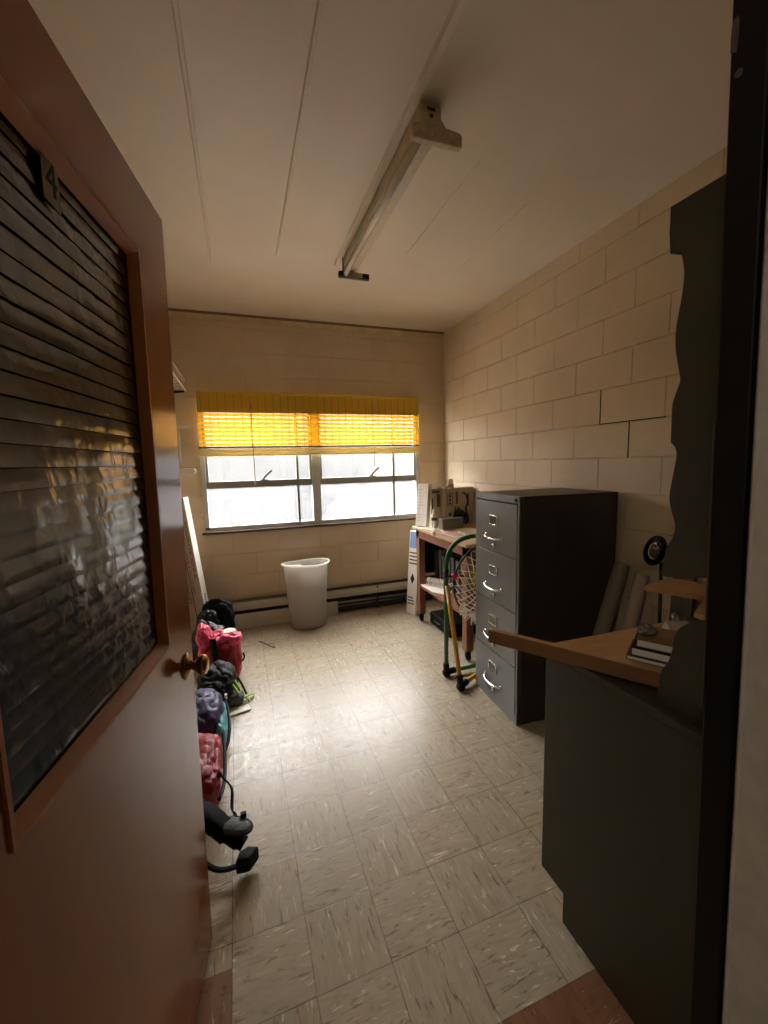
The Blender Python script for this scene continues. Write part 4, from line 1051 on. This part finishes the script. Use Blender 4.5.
# purple bag with teal side
pb = thing('backpack', 'dark purple backpack with a teal side panel lying on the floor', 'backpack', (-.275, 2.33, 0))
MB().blob((0, .0, .125), (.105, .19, .13), .65, .7, 0.0149, 8, 31, floor=.002, fold=.015).build('main_body', 'bk_purple', pb)
MB().blob((.085, -.035, .095), (.032, .155, .085), .75, .75, .010, 13, 32, floor=.002, fold=.015).build('side_panel', 'bk_teal', pb)
MB().tube(cr([(.095, .11, .17), (.122, .03, .12), (.126, -.10, .06), (.10, -.19, .02)], 6), .008, 8).build('piping', 'bk_navy', pb)
MB().ribbon(cr([(.06, .17, .215), (.10, .13, .185), (.118, .09, .13), (.12, .06, .09)], 6), .022, .005, (1, 0, 0)).build('strap', 'bk_black', pb)
MB().box((.102, .10, .150), (.116, .125, .185)).build('buckle', 'paper', pb, .003)
# crimson pack with hip belt, nearest
rp = thing('backpack', 'worn pinkish red backpack with black hip belt, nearest to the door edge', 'backpack', (-.285, 1.915, 0))
MB().blob((.015, .0, .115), (.105, .205, .12), .6, .65, 0.0167, 9, 41, floor=.002, fold=.025).build('main_body', 'bk_crimson', rp)
MB().blob((.075, -.02, .165), (.048, .19, .045), .7, .7, 0.0149, 14, 43, fold=.02).build('lid_pocket', 'bk_crimson', rp)
MB().tube(cr([(.118, .20, .16), (.128, .05, .13), (.128, -.10, .11), (.115, -.21, .13)], 6), .008, 8).build('piping', 'rubber', rp)
hb = MB().ribbon(cr([(.0, -.24, .17), (.05, -.31, .185), (.105, -.36, .165), (.16, -.40, .13), (.21, -.43, .10)], 7), [.075]*8 + [.085]*8 + [.08]*5 + [.06]*5 + [.045]*3, .020, (.25, -.3, 1))
hb.build('hip_belt', 'bk_black', rp)
MB().blob((.178, -.385, .145), (.066, .036, .013), .9, .9, .002, 9, 3, rot=-.55).build('belt_pad', 'grey_mesh', rp)
MB().tube([(.178 + .070*math.cos(t_)*math.cos(-.55) - .039*math.sin(t_)*math.sin(-.55), -.385 + .070*math.cos(t_)*math.sin(-.55) + .039*math.sin(t_)*math.cos(-.55), .143) for t_ in [2*PI*i/28 for i in range(28)]], .0055, 8, closed=True).build('pad_binding', 'rubber', rp)
MB().ribbon(cr([(.115, -.08, .15), (.13, -.14, .17), (.165, -.20, .155), (.165, -.27, .12), (.185, -.33, .135)], 7), .022, .006, (1, 0, .3)).build('strap', 'bk_black', rp)
MB().ribbon(cr([(.0, -.34, .12), (.06, -.405, .06), (.12, -.44, .035), (.19, -.45, .04), (.22, -.45, .06)], 7), .020, .005, (0, 0, 1)).build('strap', 'bk_black', rp)
MB().prism([(.175, -.470), (.225, -.475), (.262, -.430), (.222, -.415), (.19, -.425)], .02, .075, 'z').build('buckle', 'rubber', rp, .008)
MB().box((.200, -.368, .150), (.222, -.351, .168)).build('slider', 'rubber', rp, .003)

pp = MB().box((-.062, -.034, .0005), (.062, .034, .011))
o = pp.build('card_slip', 'paper', None, loc=(-.10, 2.55, 0)); o.rotation_euler = (0, 0, .22); tag(o, 'blank white card lying on the floor beside the purple backpack', 'card')
tw = MB().tube(cr([(.056, 3.549, .006), (.10, 3.49, .007), (.14, 3.42, .006), (.176, 3.376, .005)], 5), .004, 6); tw.tube(cr([(.12, 3.455, .006), (.15, 3.46, .006), (.17, 3.45, .005)], 4), .0025, 6)
tag(tw.build('twig', 'twig'), 'thin dry twig lying on the floor before the white plank', 'twig')

# ------------------------------------------------------------------ added fill lamp in the hall (unseen, behind the camera)
hl = thing('hall_fill_light', 'round ceiling lamp added unseen in the hall as fill light', 'ceiling light', (-.9, -.6, 2.604))
MB().lathe([(.16, -.001), (.16, -.03), (.13, -.07), (.07, -.095), (0, -.10)][::-1], 28).build('fill_lamp_shade', sheer('opal_glass', (240, 238, 230), (250, 240, 220)), hl)

# ------------------------------------------------------------------ light
def area(name, loc, rot, sx, sy, e, col, portal=False):
    l = bpy.data.lights.new(name, 'AREA'); l.shape = 'RECTANGLE'; l.size = sx; l.size_y = sy; l.energy = e; l.color = col
    if portal: l.cycles.is_portal = True
    o = bpy.data.objects.new(name, l); C.objects.link(o); o.location = loc; o.rotation_euler = rot
    return o
area('window_portal', ((WX0 + WX1)/2, 4.23, (WZ0 + WZ1)/2), (-PI/2, 0, 0), WX1 - WX0, WZ1 - WZ0, 1, (1, 1, 1), True)
pl = bpy.data.lights.new('hall_fill', 'POINT'); pl.energy = 20; pl.color = (1, .93, .82); pl.shadow_soft_size = .12  # added fill, stands in for weak ambient light from the hall
po = bpy.data.objects.new('hall_fill', pl); C.objects.link(po); po.location = (-.9, -.6, 2.36)

w = bpy.data.worlds.new('overcast'); bpy.context.scene.world = w; w.use_nodes = True
bgn = w.node_tree.nodes['Background']; bgn.inputs[0].default_value = (1.0, 0.985, 0.96, 1); bgn.inputs[1].default_value = 37.0

# ------------------------------------------------------------------ camera
cam = bpy.data.cameras.new('camera'); co = bpy.data.objects.new('camera', cam); C.objects.link(co)
f, pitch, roll, yaw = 410.29, -.1197, .0249, -.3316
Rm = Matrix.Rotation(yaw, 3, 'Z') @ Matrix.Rotation(pitch, 3, 'X') @ Matrix.Rotation(roll, 3, 'Y')
right, fwd, up = Rm.col[0], Rm.col[1], Rm.col[2]
mm = Matrix.Identity(4)
for i in range(3): mm[i][0] = right[i]; mm[i][1] = up[i]; mm[i][2] = -fwd[i]; mm[i][3] = (0, 0, 1.505)[i]
co.matrix_world = mm
cam.sensor_fit = 'VERTICAL'; cam.sensor_height = 24.0; cam.sensor_width = 18.0; cam.lens = f/1024*24.0; cam.clip_start = 0.02
sc_ = bpy.context.scene; sc_.camera = co
vs_ = sc_.view_settings; sc_.display_settings.display_device = 'sRGB'; vs_.view_transform = 'Standard'; vs_.look = 'None'; vs_.exposure = 0.0; vs_.gamma = 1.0; vs_.use_curve_mapping = False
sc_.cycles.max_bounces = 12; sc_.cycles.diffuse_bounces = 8; sc_.cycles.transparent_max_bounces = 16
sc_.cycles.sample_clamp_indirect = 8.0
